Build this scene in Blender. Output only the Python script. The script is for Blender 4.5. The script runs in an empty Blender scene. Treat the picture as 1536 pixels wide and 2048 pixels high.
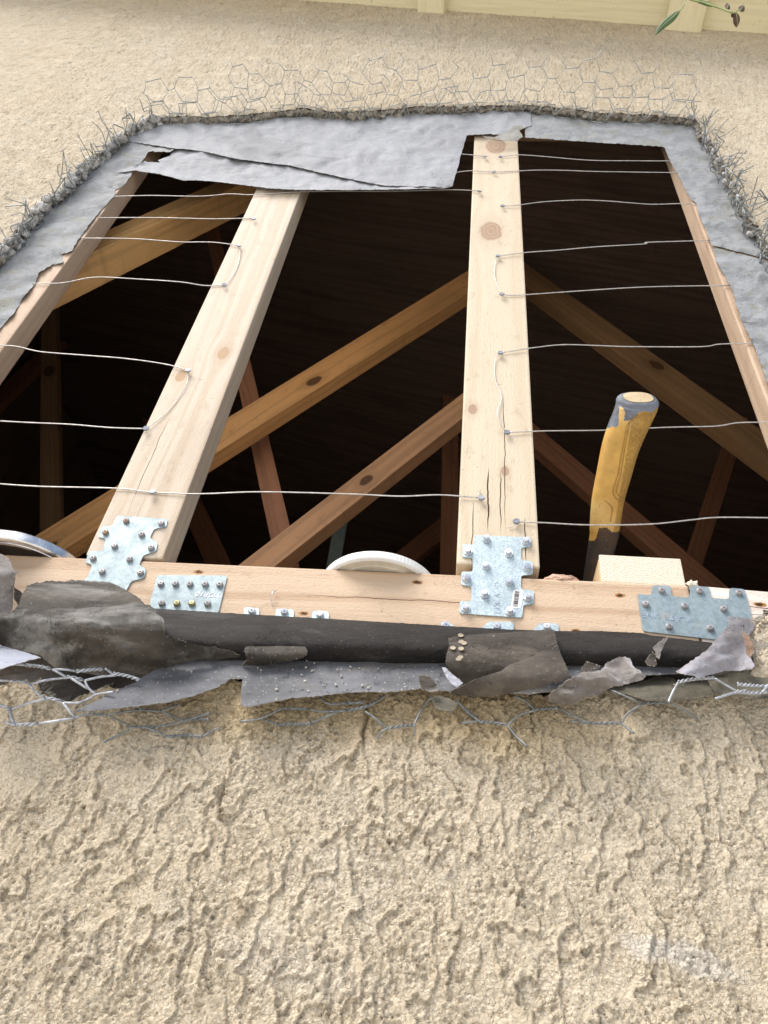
import bpy, bmesh, math, random
import numpy as np
from mathutils import Vector, Matrix, noise
from mathutils.geometry import delaunay_2d_cdt
random.seed(7); rng = np.random.default_rng(7)
S = bpy.context.scene; COL = S.collection
# ------------------------------------------------------------------ camera
F = 1539.0
CAM = Vector((0, -0.67, 0))
_up = np.array([221, 1667, -F]); _up /= np.linalg.norm(_up)
_hx = -(F*F-1667*115.)/138
_X = -np.array([_hx, -(115+.05*_hx), -F]); _X /= np.linalg.norm(_X)
_X -= _up*_X.dot(_up); _X /= np.linalg.norm(_X)
_Y = np.cross(_up, _X)
R = np.array([_X, _Y, _up])
cd = bpy.data.cameras.new('camera'); cam = bpy.data.objects.new('camera', cd); COL.objects.link(cam)
cd.sensor_fit = 'HORIZONTAL'; cd.sensor_width = 36.0; cd.lens = 36.0*F/1536; cd.clip_start = .02; cd.clip_end = 500
M = Matrix([list(R[i]) + [CAM[i]] for i in range(3)] + [[0, 0, 0, 1]])
cam.matrix_world = M
S.camera = cam
# ------------------------------------------------------------------ light
SUN_EL, SUN_AZ = 54.0, 226.0        # degrees; azimuth measured from +Y clockwise (front, to the left)
w = bpy.data.worlds.new('World'); S.world = w; w.use_nodes = True
nt = w.node_tree; nt.nodes.clear()
sky = nt.nodes.new('ShaderNodeTexSky'); sky.sky_type = 'NISHITA'; sky.sun_disc = False
sky.sun_elevation = math.radians(SUN_EL); sky.sun_rotation = math.radians(SUN_AZ)
sky.air_density = 1.0; sky.dust_density = 3.0; sky.ozone_density = 1.0
bg = nt.nodes.new('ShaderNodeBackground'); bg.inputs[1].default_value = .115
wo = nt.nodes.new('ShaderNodeOutputWorld'); nt.links.new(sky.outputs[0], bg.inputs[0]); nt.links.new(bg.outputs[0], wo.inputs[0])
sd = bpy.data.lights.new('sun', 'SUN'); sd.energy = 3.0; sd.angle = math.radians(32); sd.color = (1, .96, .91)
sun = bpy.data.objects.new('sun', sd); COL.objects.link(sun)
a, e = math.radians(SUN_AZ), math.radians(SUN_EL)
sdir = Vector((math.sin(a)*math.cos(e), math.cos(a)*math.cos(e), math.sin(e)))
sun.rotation_euler = sdir.to_track_quat('Z', 'Y').to_euler()
S.view_settings.view_transform = 'Standard'; S.view_settings.look = 'None'
S.view_settings.exposure = 0.55; S.view_settings.gamma = 1.0
# ------------------------------------------------------------------ helpers
def ray(px, py):
    return Vector(R @ np.array([px-768, -(py-1024), -F]))
def P(px, py, y=0.0):                       # the point of the plane at depth y seen at (px, py) of the photograph
    d = ray(px, py); return CAM + d*((y-CAM.y)/d.y)
def proj(p):
    c = R.T @ (np.array(p)-np.array(CAM)); return 768+F*c[0]/-c[2], 1024-F*c[1]/-c[2]
def zc(x0, y0, k):                          # coordinates read off an enlarged crop
    return lambda pts: [(x0+u*k, y0+v*k) for u, v in pts]
Z5 = zc(0, 1000, 1/3); Z6 = zc(480, 1000, 520/1536); Z7 = zc(850, 1000, 686/1536)
ZL = zc(0, 1150, 420/1536); Z1 = zc(0, 0, .5); Z2 = zc(768, 0, .5); Z3 = zc(0, 200, 400/1536)
ZR = zc(1150, 200, 386/1536); ZH = zc(1050, 760, 350/1536); ZB = zc(1200, 1120, 336/1536)
def tag(o, label=None, cat=None, group=None, kind=None):
    if label: o['label'] = label
    if cat: o['category'] = cat
    if group: o['group'] = group
    if kind: o['kind'] = kind
    return o
def empty(name, loc, label, cat, group=None):
    o = bpy.data.objects.new(name, None); COL.objects.link(o); o.location = loc; o.empty_display_size = .02
    return tag(o, label, cat, group)
def link(name, me, mats, parent=None, smooth=False, matrix=None):
    o = bpy.data.objects.new(name, me); COL.objects.link(o)
    for m in (mats if isinstance(mats, (list, tuple)) else [mats]): me.materials.append(m)
    if smooth:
        me.polygons.foreach_set('use_smooth', [True]*len(me.polygons))
    if matrix is not None: o.matrix_world = matrix
    if parent is not None:
        o.parent = parent; o.matrix_parent_inverse = Matrix.Translation(parent.location).inverted()
    return o
def mesh(name, v, f, mats, parent=None, smooth=False, matrix=None):
    me = bpy.data.meshes.new(name); me.from_pydata([tuple(p) for p in v], [], f); me.update()
    return link(name, me, mats, parent, smooth, matrix)
def bmo(name, bm, mats, parent=None, smooth=False, matrix=None):
    me = bpy.data.meshes.new(name); bm.to_mesh(me); bm.free()
    return link(name, me, mats, parent, smooth, matrix)
def nz(x, y, z=0.0): return noise.noise(Vector((x, y, z)))

class MB:
    def __init__(s): s.v = []; s.f = []
    def tube(s, pts, r, n=6, cap=True):
        pts = [Vector(p) for p in pts]; b = len(s.v); m = len(pts)
        t0 = (pts[1]-pts[0]).normalized(); u = t0.orthogonal().normalized()
        for i, p in enumerate(pts):
            t = (pts[min(i+1, m-1)]-pts[max(i-1, 0)]).normalized()
            u = (u-t*u.dot(t)).normalized(); w_ = t.cross(u)
            rr = r[i] if isinstance(r, (list, tuple)) else r
            for k in range(n):
                a_ = 2*math.pi*k/n; s.v.append(p+(u*math.cos(a_)+w_*math.sin(a_))*rr)
        for i in range(m-1):
            for k in range(n):
                k2 = (k+1) % n; s.f.append((b+i*n+k, b+i*n+k2, b+(i+1)*n+k2, b+(i+1)*n+k))
        if cap: s.f.append(tuple(b+k for k in range(n))[::-1]); s.f.append(tuple(b+(m-1)*n+k for k in range(n)))
    def build(s, name, mat, parent=None, smooth=True): return mesh(name, s.v, s.f, mat, parent, smooth)
def smoothline(pts, sub=5):                 # Catmull-Rom through the points
    pts = [Vector(p) for p in pts]
    if len(pts) < 3: return [pts[0].lerp(pts[1], i/sub) for i in range(sub+1)]
    q = [pts[0]*2-pts[1]]+pts+[pts[-1]*2-pts[-2]]; out = []
    for i in range(1, len(q)-2):
        for k in range(sub):
            t = k/sub; a_, b_, c_, d_ = q[i-1:i+3]
            out.append(.5*((2*b_)+(c_-a_)*t+(2*a_-5*b_+4*c_-d_)*t*t+(3*b_-a_-3*c_+d_)*t**3))
    return out+[pts[-1]]
# ------------------------------------------------------------------ materials
class NT:
    def __init__(s, name):
        s.m = bpy.data.materials.new(name); s.m.use_nodes = True; s.t = s.m.node_tree; s.t.nodes.clear()
        s.o = s.t.nodes.new('ShaderNodeOutputMaterial'); s.b = s.t.nodes.new('ShaderNodeBsdfPrincipled')
        s.t.links.new(s.b.outputs[0], s.o.inputs[0])
        s.tc = s.t.nodes.new('ShaderNodeTexCoord'); s.P = s.tc.outputs['Object']
    def set(s, sock, v):
        if isinstance(v, bpy.types.NodeSocket): s.t.links.new(v, sock)
        elif isinstance(v, (tuple, list)) and len(v) == 3 and sock.type == 'RGBA': sock.default_value = (*v, 1)
        else: sock.default_value = v
    def math(s, op, a_, b_=None, c_=None, clamp=False):
        n = s.t.nodes.new('ShaderNodeMath'); n.operation = op; n.use_clamp = clamp
        for i, x in enumerate((a_, b_, c_)):
            if x is not None: s.set(n.inputs[i], x)
        return n.outputs[0]
    def vmath(s, op, a_, b_=None):
        n = s.t.nodes.new('ShaderNodeVectorMath'); n.operation = op
        s.set(n.inputs[0], a_)
        if b_ is not None: s.set(n.inputs[1], b_)
        return n.outputs['Value'] if op in ('LENGTH', 'DISTANCE', 'DOT_PRODUCT') else n.outputs[0]
    def noise(s, vec, scale, detail=3, rough=.5, dist=0.0):
        n = s.t.nodes.new('ShaderNodeTexNoise'); s.set(n.inputs['Vector'], vec)
        for k, v in (('Scale', scale), ('Detail', detail), ('Roughness', rough), ('Distortion', dist)): n.inputs[k].default_value = v
        return n.outputs['Fac']
    def voro(s, vec, scale, out='Distance', feat='F1'):
        n = s.t.nodes.new('ShaderNodeTexVoronoi'); n.feature = feat; s.set(n.inputs['Vector'], vec); n.inputs['Scale'].default_value = scale
        return n.outputs[out]
    def ramp(s, fac, lo, hi, a_=0.0, b_=1.0):
        n = s.t.nodes.new('ShaderNodeMapRange'); n.interpolation_type = 'SMOOTHSTEP'
        for i, x in enumerate((fac, lo, hi, a_, b_)): s.set(n.inputs[i], x)
        return n.outputs[0]
    def mix(s, fac, a_, b_, mode='MIX'):
        n = s.t.nodes.new('ShaderNodeMix'); n.data_type = 'RGBA'; n.blend_type = mode
        s.set(n.inputs[0], fac); s.set(n.inputs[6], a_); s.set(n.inputs[7], b_); return n.outputs[2]
    def comb(s, x, y, z):
        n = s.t.nodes.new('ShaderNodeCombineXYZ')
        for i, q in enumerate((x, y, z)): s.set(n.inputs[i], q)
        return n.outputs[0]
    def sep(s, v):
        n = s.t.nodes.new('ShaderNodeSeparateXYZ'); s.set(n.inputs[0], v); return n.outputs
    def bump(s, h, dist, strength=1.0, nrm=None):
        n = s.t.nodes.new('ShaderNodeBump'); n.inputs['Distance'].default_value = dist; n.inputs['Strength'].default_value = strength
        s.set(n.inputs['Height'], h)
        if nrm is not None: s.set(n.inputs['Normal'], nrm)
        return n.outputs[0]
    def fin(s, col=None, rough=.6, metal=0.0, nrm=None, spec=.5):
        if col is not None: s.set(s.b.inputs['Base Color'], col)
        s.set(s.b.inputs['Roughness'], rough); s.set(s.b.inputs['Metallic'], metal); s.set(s.b.inputs['Specular IOR Level'], spec)
        if nrm is not None: s.set(s.b.inputs['Normal'], nrm)
        return s.m

def mat_stucco():
    n = NT('stucco'); p = n.P
    big = n.noise(p, 2.2, 4, .6); mid = n.noise(p, 16, 4, .6); fine = n.noise(p, 420, 3, .6)
    c = n.mix(n.ramp(big, .35, .7), (.715, .61, .45), (.77, .68, .53))
    c = n.mix(n.math('MULTIPLY', n.ramp(mid, .52, .72), .35), c, (.74, .69, .59))
    pw = n.vmath('ADD', p, n.vmath('MULTIPLY', n.comb(n.noise(p, 180, 2), n.noise(n.vmath('ADD', p, (3, 1, 2)), 180, 2), 0.0), (.006, .006, .006)))
    vd = n.voro(pw, 300); an = n.t.nodes.new('ShaderNodeAttribute'); an.attribute_name = 'crest'
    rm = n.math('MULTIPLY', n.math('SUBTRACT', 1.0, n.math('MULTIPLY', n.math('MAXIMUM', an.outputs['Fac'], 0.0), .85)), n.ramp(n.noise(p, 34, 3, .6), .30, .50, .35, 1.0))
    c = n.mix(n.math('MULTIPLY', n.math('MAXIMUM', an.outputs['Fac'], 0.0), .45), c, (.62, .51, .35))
    c = n.mix(n.math('MULTIPLY', n.math('MAXIMUM', n.math('MULTIPLY', an.outputs['Fac'], -1.0), 0.0), .6), c, (.34, .25, .15))  # sharp drop edges browned in the colour to draw their shadow lines
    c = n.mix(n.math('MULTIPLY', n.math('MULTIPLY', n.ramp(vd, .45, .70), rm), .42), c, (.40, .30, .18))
    g2 = n.noise(p, 150, 3, .6)
    c = n.mix(n.math('MULTIPLY', n.ramp(g2, .27, .33, 1, 0), .5), c, (.30, .22, .12))
    c = n.mix(n.math('MULTIPLY', n.ramp(fine, .54, .62), .4), c, (.86, .78, .63))
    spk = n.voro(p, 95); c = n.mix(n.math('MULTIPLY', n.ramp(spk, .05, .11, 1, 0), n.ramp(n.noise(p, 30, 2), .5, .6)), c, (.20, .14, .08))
    # wear with a shape of its own: two chalky scuffs; then ledge shade painted brown under the torn felt
    x, y, z = n.sep(p)
    for (qx, qy, rx, rz, k) in ((1365, 1915, .05, .012, .4), (570, 1930, .07, .02, .12)):
        q = P(qx, qy, -.022)
        d = n.vmath('LENGTH', n.comb(n.math('DIVIDE', n.math('SUBTRACT', x, q.x), rx), 0.0, n.math('DIVIDE', n.math('SUBTRACT', n.math('SUBTRACT', z, q.z), n.math('MULTIPLY', n.math('SUBTRACT', x, q.x), -.2)), rz)))
        d = n.math('ADD', d, n.math('MULTIPLY', n.math('SUBTRACT', n.noise(p, 45, 4), .5), 1.6))
        c = n.mix(n.math('MULTIPLY', n.ramp(d, .4, 1.1, 1, 0), k), c, (.82, .80, .76))
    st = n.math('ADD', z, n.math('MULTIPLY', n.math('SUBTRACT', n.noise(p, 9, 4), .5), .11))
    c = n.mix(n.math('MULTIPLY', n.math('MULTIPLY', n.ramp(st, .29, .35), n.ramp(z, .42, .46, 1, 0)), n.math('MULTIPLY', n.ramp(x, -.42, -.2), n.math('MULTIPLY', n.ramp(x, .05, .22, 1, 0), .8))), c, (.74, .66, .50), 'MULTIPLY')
    b1 = n.bump(n.math('MULTIPLY', n.math('SUBTRACT', 1.0, vd), n.math('MULTIPLY_ADD', rm, .75, .25)), .0030, 1.0)
    b1 = n.bump(n.noise(p, 160, 4, .7), .004, .8, b1)
    b2 = n.bump(n.noise(p, 950, 3, .6), .0018, .9, b1)
    return n.fin(c, .93, 0, b2, .2)
def mat_mortar(name, c0, c1):
    n = NT(name); p = n.P
    c = n.mix(n.ramp(n.noise(p, 60, 5, .65), .35, .65), c0, c1)
    return n.fin(c, .95, 0, n.bump(n.noise(p, 300, 5, .65), .004), .2)
def mat_wood(name, c0, c1, knots=(), cracks=(), streak=1.0, seed=0.0, rough=.65, knotc=(.20, .085, .035), blotch=0.35, freq=1.0, pits=()):
    n = NT(name); u, v, w_ = n.sep(n.P)
    off = n.math('ADD', v, seed*3.7)
    vv = v
    km = 0.0; ring = None
    for (ku, kv, kr) in knots:
        du = n.math('MULTIPLY', n.math('SUBTRACT', u, ku), .55); dv = n.math('SUBTRACT', v, kv)
        d = n.math('DIVIDE', n.math('SQRT', n.math('ADD', n.math('MULTIPLY', du, du), n.math('MULTIPLY', dv, dv))), kr)
        dn = n.math('ADD', d, n.math('MULTIPLY', n.math('SUBTRACT', n.noise(n.P, 60, 3), .5), .45))
        e_ = n.math('DIVIDE', 1.0, n.math('ADD', 1.0, n.math('POWER', n.math('MULTIPLY', d, .55), 4.0)))
        vv = n.math('SUBTRACT', vv, n.math('MULTIPLY', n.math('MULTIPLY', dv, e_), .85))
        k1 = n.ramp(dn, .75, 1.15, 1, 0); rg = n.math('MULTIPLY_ADD', n.math('SINE', n.math('MULTIPLY', dn, 17)), .14, .74)
        k1 = n.math('ADD', n.math('MULTIPLY', k1, rg), n.math('MULTIPLY', n.ramp(dn, .9, 2.6, 1, 0), .20), None, True)
        km = n.math('MAXIMUM', km, k1)
    warp = n.math('MULTIPLY', n.math('SUBTRACT', n.noise(n.comb(n.math('MULTIPLY', u, 1.6), n.math('MULTIPLY', vv, 9), seed), 1.0, 3), .5), .05)
    gv = n.math('ADD', vv, warp)
    rv = n.comb(n.math('ADD', n.math('MULTIPLY', u, .5), seed), n.math('MULTIPLY', gv, 34*freq), n.math('MULTIPLY', w_, 34*freq))
    band = n.noise(rv, 1.0, 2, .5)
    rings = n.math('MULTIPLY_ADD', n.math('SINE', n.math('MULTIPLY', n.math('ADD', n.math('MULTIPLY', band, 5.0), n.math('MULTIPLY', gv, 55*freq)), 4.0)), .5, .5)
    fib = n.noise(n.comb(n.math('MULTIPLY', u, 9), n.math('MULTIPLY', gv, 520), n.math('MULTIPLY', w_, 520)), 1.0, 3, .6)
    f = n.math('ADD', n.math('MULTIPLY', n.math('POWER', rings, 2.2), .62*streak), n.math('MULTIPLY', n.math('SUBTRACT', fib, .4), .5*streak), None, True)
    c = n.mix(f, c0, c1)
    c = n.mix(n.math('MULTIPLY', n.ramp(n.noise(n.comb(n.math('MULTIPLY', u, 3), n.math('MULTIPLY', v, 14), seed+4), 1.0, 4), .5, .75), blotch), c, tuple(x*.72 for x in c1))
    fl = n.noise(n.comb(n.math('MULTIPLY', u, 60), n.math('MULTIPLY', v, 260), n.math('MULTIPLY', w_, 260)), 1.0, 2)
    c = n.mix(n.math('MULTIPLY', n.ramp(fl, .70, .76), .45), c, tuple(x*.5 for x in c1))
    dt = n.noise(n.comb(n.math('MULTIPLY', u, 22), n.math('MULTIPLY', v, 45), w_), 1.0, 5, .7)
    c = n.mix(n.math('MULTIPLY', n.ramp(dt, .54, .72), .38), c, tuple(x*.62 for x in c1))
    dd2 = n.noise(n.P, 130, 3, .7); c = n.mix(n.math('MULTIPLY', n.ramp(dd2, .66, .72), .5), c, tuple(x*.45 for x in c1))
    if knots: c = n.mix(km, c, knotc)
    h = n.math('ADD', n.math('MULTIPLY', fib, .5), n.math('MULTIPLY', rings, -.25))
    ck = None
    for (u0, u1, v0, wd) in cracks:
        q = n.math('ABSOLUTE', n.math('SUBTRACT', n.math('ADD', v, n.math('MULTIPLY', n.math('SUBTRACT', n.noise(n.comb(n.math('MULTIPLY', u, 25), v0*90, 0.0), 1.0, 3), .5), .006)), v0))
        wdn = n.math('MULTIPLY', n.math('MULTIPLY', n.ramp(u, u0, u0+(u1-u0)*.35), n.ramp(u, u1-(u1-u0)*.25, u1, 1, 0)), wd)
        q = n.math('LESS_THAN', q, wdn); ck = q if ck is None else n.math('MAXIMUM', ck, q)
    for (pu, pv, pr) in pits:
        dd = n.math('ADD', n.vmath('LENGTH', n.comb(n.math('DIVIDE', n.math('SUBTRACT', u, pu), pr*1.2), n.math('DIVIDE', n.math('SUBTRACT', v, pv), pr*.6), 0.0)), n.math('MULTIPLY', n.math('SUBTRACT', n.noise(n.P, 260, 3), .5), 1.1))
        c = n.mix(n.ramp(dd, .75, 1.05, 1, 0), c, (.34, .16, .045))
        q = n.math('LESS_THAN', dd, .5); ck = q if ck is None else n.math('MAXIMUM', ck, q)
    if ck is not None:
        c = n.mix(ck, c, (.045, .02, .01)); h = n.math('SUBTRACT', h, n.math('MULTIPLY', ck, 2.0))
    nr = n.bump(h, .0012, .55)
    nr = n.bump(n.noise(n.comb(n.math('MULTIPLY', u, 260), n.math('MULTIPLY', v, 420), n.math('MULTIPLY', w_, 420)), 1.0, 3, .6), .0012, .6, nr)
    return n.fin(c, rough, 0, nr, .3)
def mat_endgrain():
    n = NT('end_grain'); u, v, w_ = n.sep(n.P)
    d = n.math('SQRT', n.math('ADD', n.math('POWER', n.math('SUBTRACT', u, .004), 2.0), n.math('POWER', n.math('ADD', w_, .052), 2.0)))
    d = n.math('ADD', d, n.math('MULTIPLY', n.noise(n.P, 45, 3), .004))
    r = n.math('MULTIPLY_ADD', n.math('SINE', n.math('MULTIPLY', d, 1900)), .5, .5)
    c = n.mix(n.math('MULTIPLY', n.math('POWER', r, 3.0), .6), (.80, .70, .56), (.62, .44, .30))
    c = n.mix(n.ramp(n.noise(n.P, 400, 3), .35, .6, .45, 0), c, (.80, .74, .66))
    return n.fin(c, .8, 0, n.bump(n.noise(n.P, 600, 4), .0015), .2)
def mat_galv(name, c0, c1, metal=.55, rough=.42, spangle=230, dirt=0.0):
    n = NT(name); p = n.P
    c = n.mix(n.ramp(n.noise(p, spangle, 2, .7), .35, .65), c0, c1)
    c = n.mix(n.math('MULTIPLY', n.ramp(n.noise(p, 25, 4), .5, .7), .3), c, tuple(x*.75 for x in c0))
    c = n.mix(n.math('MULTIPLY', n.ramp(n.noise(p, 520, 2), .68, .74), .6), c, (.10, .11, .12))
    if dirt: c = n.mix(n.ramp(n.noise(p, 38, 3), .62, .72, 0, dirt), c, (.42, .38, .24))
    r = n.ramp(n.noise(p, 60, 3), .3, .7, rough-.08, rough+.12)
    return n.fin(c, r, metal, n.bump(n.noise(p, 40, 3), .0012, .4), .5)
def mat_felt(name, c0, c1, c2=None, rough=.75, scale=26.0, speck=.5, bumpd=.003, crack=.6, sx=.45):
    n = NT(name); p = n.P
    st = n.vmath('MULTIPLY', p, (sx, 1, 1))
    c = n.mix(n.ramp(n.noise(st, scale, 5, .62, .6), .34, .66), c0, c1)
    if c2: c = n.mix(n.math('MULTIPLY', n.ramp(n.noise(st, scale*.8, 5, .6, 1.0), .52, .68), .8), c, c2)
    c = n.mix(n.math('MULTIPLY', n.ramp(n.noise(p, 380, 2), .66, .72), speck), c, (.55, .52, .48))
    c = n.mix(n.math('MULTIPLY', n.ramp(n.noise(p, 150, 4, .7), .60, .68), .5), c, tuple(x*.35 for x in c0))
    pw = n.vmath('ADD', p, n.vmath('MULTIPLY', n.comb(n.noise(p, 40, 4, .7), n.noise(n.vmath('ADD', p, (5, 2, 1)), 40, 4, .7), n.noise(n.vmath('ADD', p, (1, 7, 3)), 40, 4, .7)), (.05, .05, .05)))
    ck = n.math('MULTIPLY', n.ramp(n.voro(pw, 20, 'Distance', 'DISTANCE_TO_EDGE'), .004, .016, 1, 0), n.ramp(n.noise(p, 12, 2), .50, .60))
    c = n.mix(n.math('MULTIPLY', ck, crack), c, tuple(x*.25 for x in c0))
    hl = n.math('MULTIPLY', n.ramp(n.voro(pw, 44), .05, .09, 1, 0), n.ramp(n.noise(n.vmath('ADD', p, (4, 4, 4)), 20, 2), .50, .56))
    c = n.mix(hl, c, tuple(x*.2 for x in c0))
    nr = n.bump(n.math('SUBTRACT', n.noise(n.vmath('MULTIPLY', p, (sx*.7, 1, 1)), 22, 4, .6, .8), n.math('MULTIPLY', ck, .25*crack)), bumpd*2.2, .6)
    nr = n.bump(n.noise(p, 420, 4, .65), .0009, .7, nr)
    return n.fin(c, rough, 0, nr, .25)
def mat_plain(name, c, rough=.6, metal=0.0, scale=80.0, var=.25, bd=.0006, spec=.5):
    n = NT(name)
    cc = n.mix(n.ramp(n.noise(n.P, scale, 4, .6), .35, .7), c, tuple(x*(1-var) for x in c))
    return n.fin(cc, rough, metal, n.bump(n.noise(n.P, scale*4, 4), bd), spec)
def mat_paint():
    n = NT('pale_yellow_paint'); u, v, w_ = n.sep(n.P)
    g = n.noise(n.comb(n.math('MULTIPLY', u, 6), n.math('MULTIPLY', v, 120), n.math('MULTIPLY', w_, 120)), 1.0, 4)
    c = n.mix(n.ramp(g, .35, .7), (.76, .70, .47), (.70, .63, .41))
    c = n.mix(n.math('MULTIPLY', n.ramp(n.noise(n.P, 35, 4), .64, .72), .6), c, (.42, .33, .17))
    return n.fin(c, .6, 0, n.bump(g, .0015, .7), .4)
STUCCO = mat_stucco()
MORTAR = mat_mortar('broken_mortar', (.24, .21, .17), (.46, .42, .35))
RUBBLE = mat_mortar('grey_mortar_rubble', (.40, .38, .34), (.68, .68, .67))
GALV = mat_galv('galvanised_plate', (.26, .325, .345), (.33, .41, .44), .35, .5, dirt=.35)
GALVB = mat_galv('galvanised_plate_bright', (.38, .47, .50), (.56, .66, .70), .4, .5, spangle=420)
SCREW = mat_galv('zinc_screw', (.60, .62, .66), (.72, .75, .80), .8, .3, 300)
SCREWD = mat_galv('weathered_nail_head', (.34, .33, .34), (.50, .48, .48), .6, .5, 300)
NAILD = mat_galv('dark_nail', (.14, .15, .18), (.24, .26, .30), .4, .5, 300)
RUST = mat_galv('brown_nail_head', (.30, .20, .15), (.42, .32, .27), .5, .5, 300)
BRASS = mat_galv('yellow_zinc_screw', (.34, .31, .15), (.46, .43, .24), .6, .35, 300)
WIRE = mat_galv('galvanised_wire', (.42, .41, .39), (.60, .58, .55), .45, .4, 200)
NETM = mat_galv('dull_galvanised_netting', (.17, .185, .19), (.30, .32, .32), .35, .55, 300)
NETT = mat_galv('fine_galvanised_netting', (.30, .32, .32), (.46, .48, .48), .3, .5, 300)
NETB = mat_galv('bright_galvanised_netting', (.36, .38, .41), (.55, .57, .62), .45, .45, 300)
PAINT = mat_paint()
# ------------------------------------------------------------------ numpy noise
_perm = rng.permutation(4096); _g = rng.random(4096)*2*np.pi; _gx, _gy = np.cos(_g), np.sin(_g)
def perlin(x, y):
    xi = np.floor(x).astype(np.int64); yi = np.floor(y).astype(np.int64); xf = x-xi; yf = y-yi
    def gr(ix, iy, fx, fy):
        h_ = _perm[(_perm[ix & 4095]+iy) & 4095]; return _gx[h_]*fx+_gy[h_]*fy
    u = xf**3*(xf*(xf*6-15)+10); v = yf**3*(yf*(yf*6-15)+10)
    a0 = gr(xi, yi, xf, yf); b0 = gr(xi+1, yi, xf-1, yf); a1 = gr(xi, yi+1, xf, yf-1); b1 = gr(xi+1, yi+1, xf-1, yf-1)
    return ((a0*(1-u)+b0*u)*(1-v)+(a1*(1-u)+b1*u)*v)*1.5
def fbm(x, y, o=4, g=.5):
    s = 0; a_ = 1.0
    for i in range(o): s = s+a_*perlin(x*2**i+i*17.3, y*2**i+i*9.1); a_ *= g
    return s
def sstep(x, a_, b_): t = np.clip((x-a_)/(b_-a_), 0, 1); return t*t*(3-2*t)
# ------------------------------------------------------------------ the stucco wall with the hole broken through it
TH = .022
def W(px, py): q = P(px, py, -TH); return (q.x, q.z)
lip = [(1492, 1386), (1440, 1374), (1400, 1380), (1340, 1372), (1270, 1384), (1180, 1372), (1090, 1386), (1000, 1376), (930, 1378), (860, 1368), (790, 1372), (700, 1366), (600, 1371), (520, 1364), (430, 1360), (350, 1372), (260, 1375), (225, 1368), (180, 1378), (135, 1400), (95, 1398), (62, 1372), (30, 1362), (0, 1368)]
top = [(0, 500), (30, 470), (60, 430), (100, 395), (150, 350), (190, 310), (225, 285), (250, 262), (290, 240), (330, 231), (420, 230), (520, 224), (600, 214), (680, 221), (760, 220), (850, 211), (950, 209), (1050, 207), (1100, 211), (1200, 224), (1300, 227), (1390, 234), (1405, 250), (1430, 300), (1470, 370), (1500, 430), (1536, 480)]
outl = [W(*q) for q in lip]+[(-.6, .37), (-.80, .40), (-.87, .55), (-.865, .9)]+[W(*q) for q in top]+[(.515, 1.0), (.51, .66), (.47, .56), (.36, .51)]+[W(1517, 1250), W(1510, 1310)]
od = []
for i in range(len(outl)):
    a_ = np.array(outl[i]); b_ = np.array(outl[(i+1) % len(outl)]); k = max(1, int(np.linalg.norm(b_-a_)/.002))
    for j in range(k): od.append(a_+(b_-a_)*j/k)
od = np.array(od)
od += np.stack([fbm(od[:, 0]*60, od[:, 1]*60, 3), fbm(od[:, 0]*60+50, od[:, 1]*60, 3)], 1)*.0055
od += np.stack([fbm(od[:, 0]*14, od[:, 1]*14+9, 2), fbm(od[:, 0]*14+50, od[:, 1]*14, 2)], 1)*.005
def inpoly(x, y, poly):
    r = np.zeros(x.shape, bool); n = len(poly)
    for i in range(n):
        x0, y0 = poly[i]; x1, y1 = poly[(i+1) % n]
        if y0 == y1: continue
        c = (y0 > y) != (y1 > y); r ^= c & (x < (x1-x0)*(y-y0)/(y1-y0)+x0)
    return r
def stucco_height(x, z):
    wx = fbm(x*7, z*4+30, 3); wz = fbm(x*11+80, z*8, 2)
    v = x*32+z*1.5+.95*fbm(x*20, z*13+30, 3)+.36*fbm(x*54+5, z*46, 3)+.12*fbm(x*130, z*105, 3)
    f = v-np.floor(v); saw = np.where(f < .965, (f/.965)**2, (1-f)/.035)
    v2 = x*50-z*4+1.0*fbm(x*28+70, z*21+3, 3)+.42*fbm(x*74, z*62+8, 3)+.14*fbm(x*160, z*130, 2)
    f2 = v2-np.floor(v2); saw2 = np.where(f2 < .94, (f2/.94)**2.2, (1-f2)/.06)
    m1 = sstep(fbm(x*21+11, z*17+5, 3), -.75, -.05); m2 = sstep(fbm(x*24+31, z*19+7, 3), -.2, .3)
    g = 1-2*np.abs(fbm(x*120, z*120, 3, .6)); g2 = fbm(x*300, z*300, 2, .7)
    crest = sstep(f, .62, .86)*(f < .955)*m1*sstep(fbm(x*20+44, z*16, 2), -.5, .1)
    rough = (.45+.55*sstep(fbm(x*24+2, z*18, 3), -.35, .15))*(1-.75*crest)
    pit = sstep(fbm(x*210+9, z*190, 2), .35, .75)
    up = 1-.6*sstep(z, .8, 1.5)
    h = .0031*saw*m1*up+.0023*saw2*m2*up+rough*(.0005*g+.0011*g2)-.0018*pit*rough+.0015*fbm(x*5, z*5, 2)
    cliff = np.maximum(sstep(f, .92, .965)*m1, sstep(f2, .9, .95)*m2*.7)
    return h, crest-cliff
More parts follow.
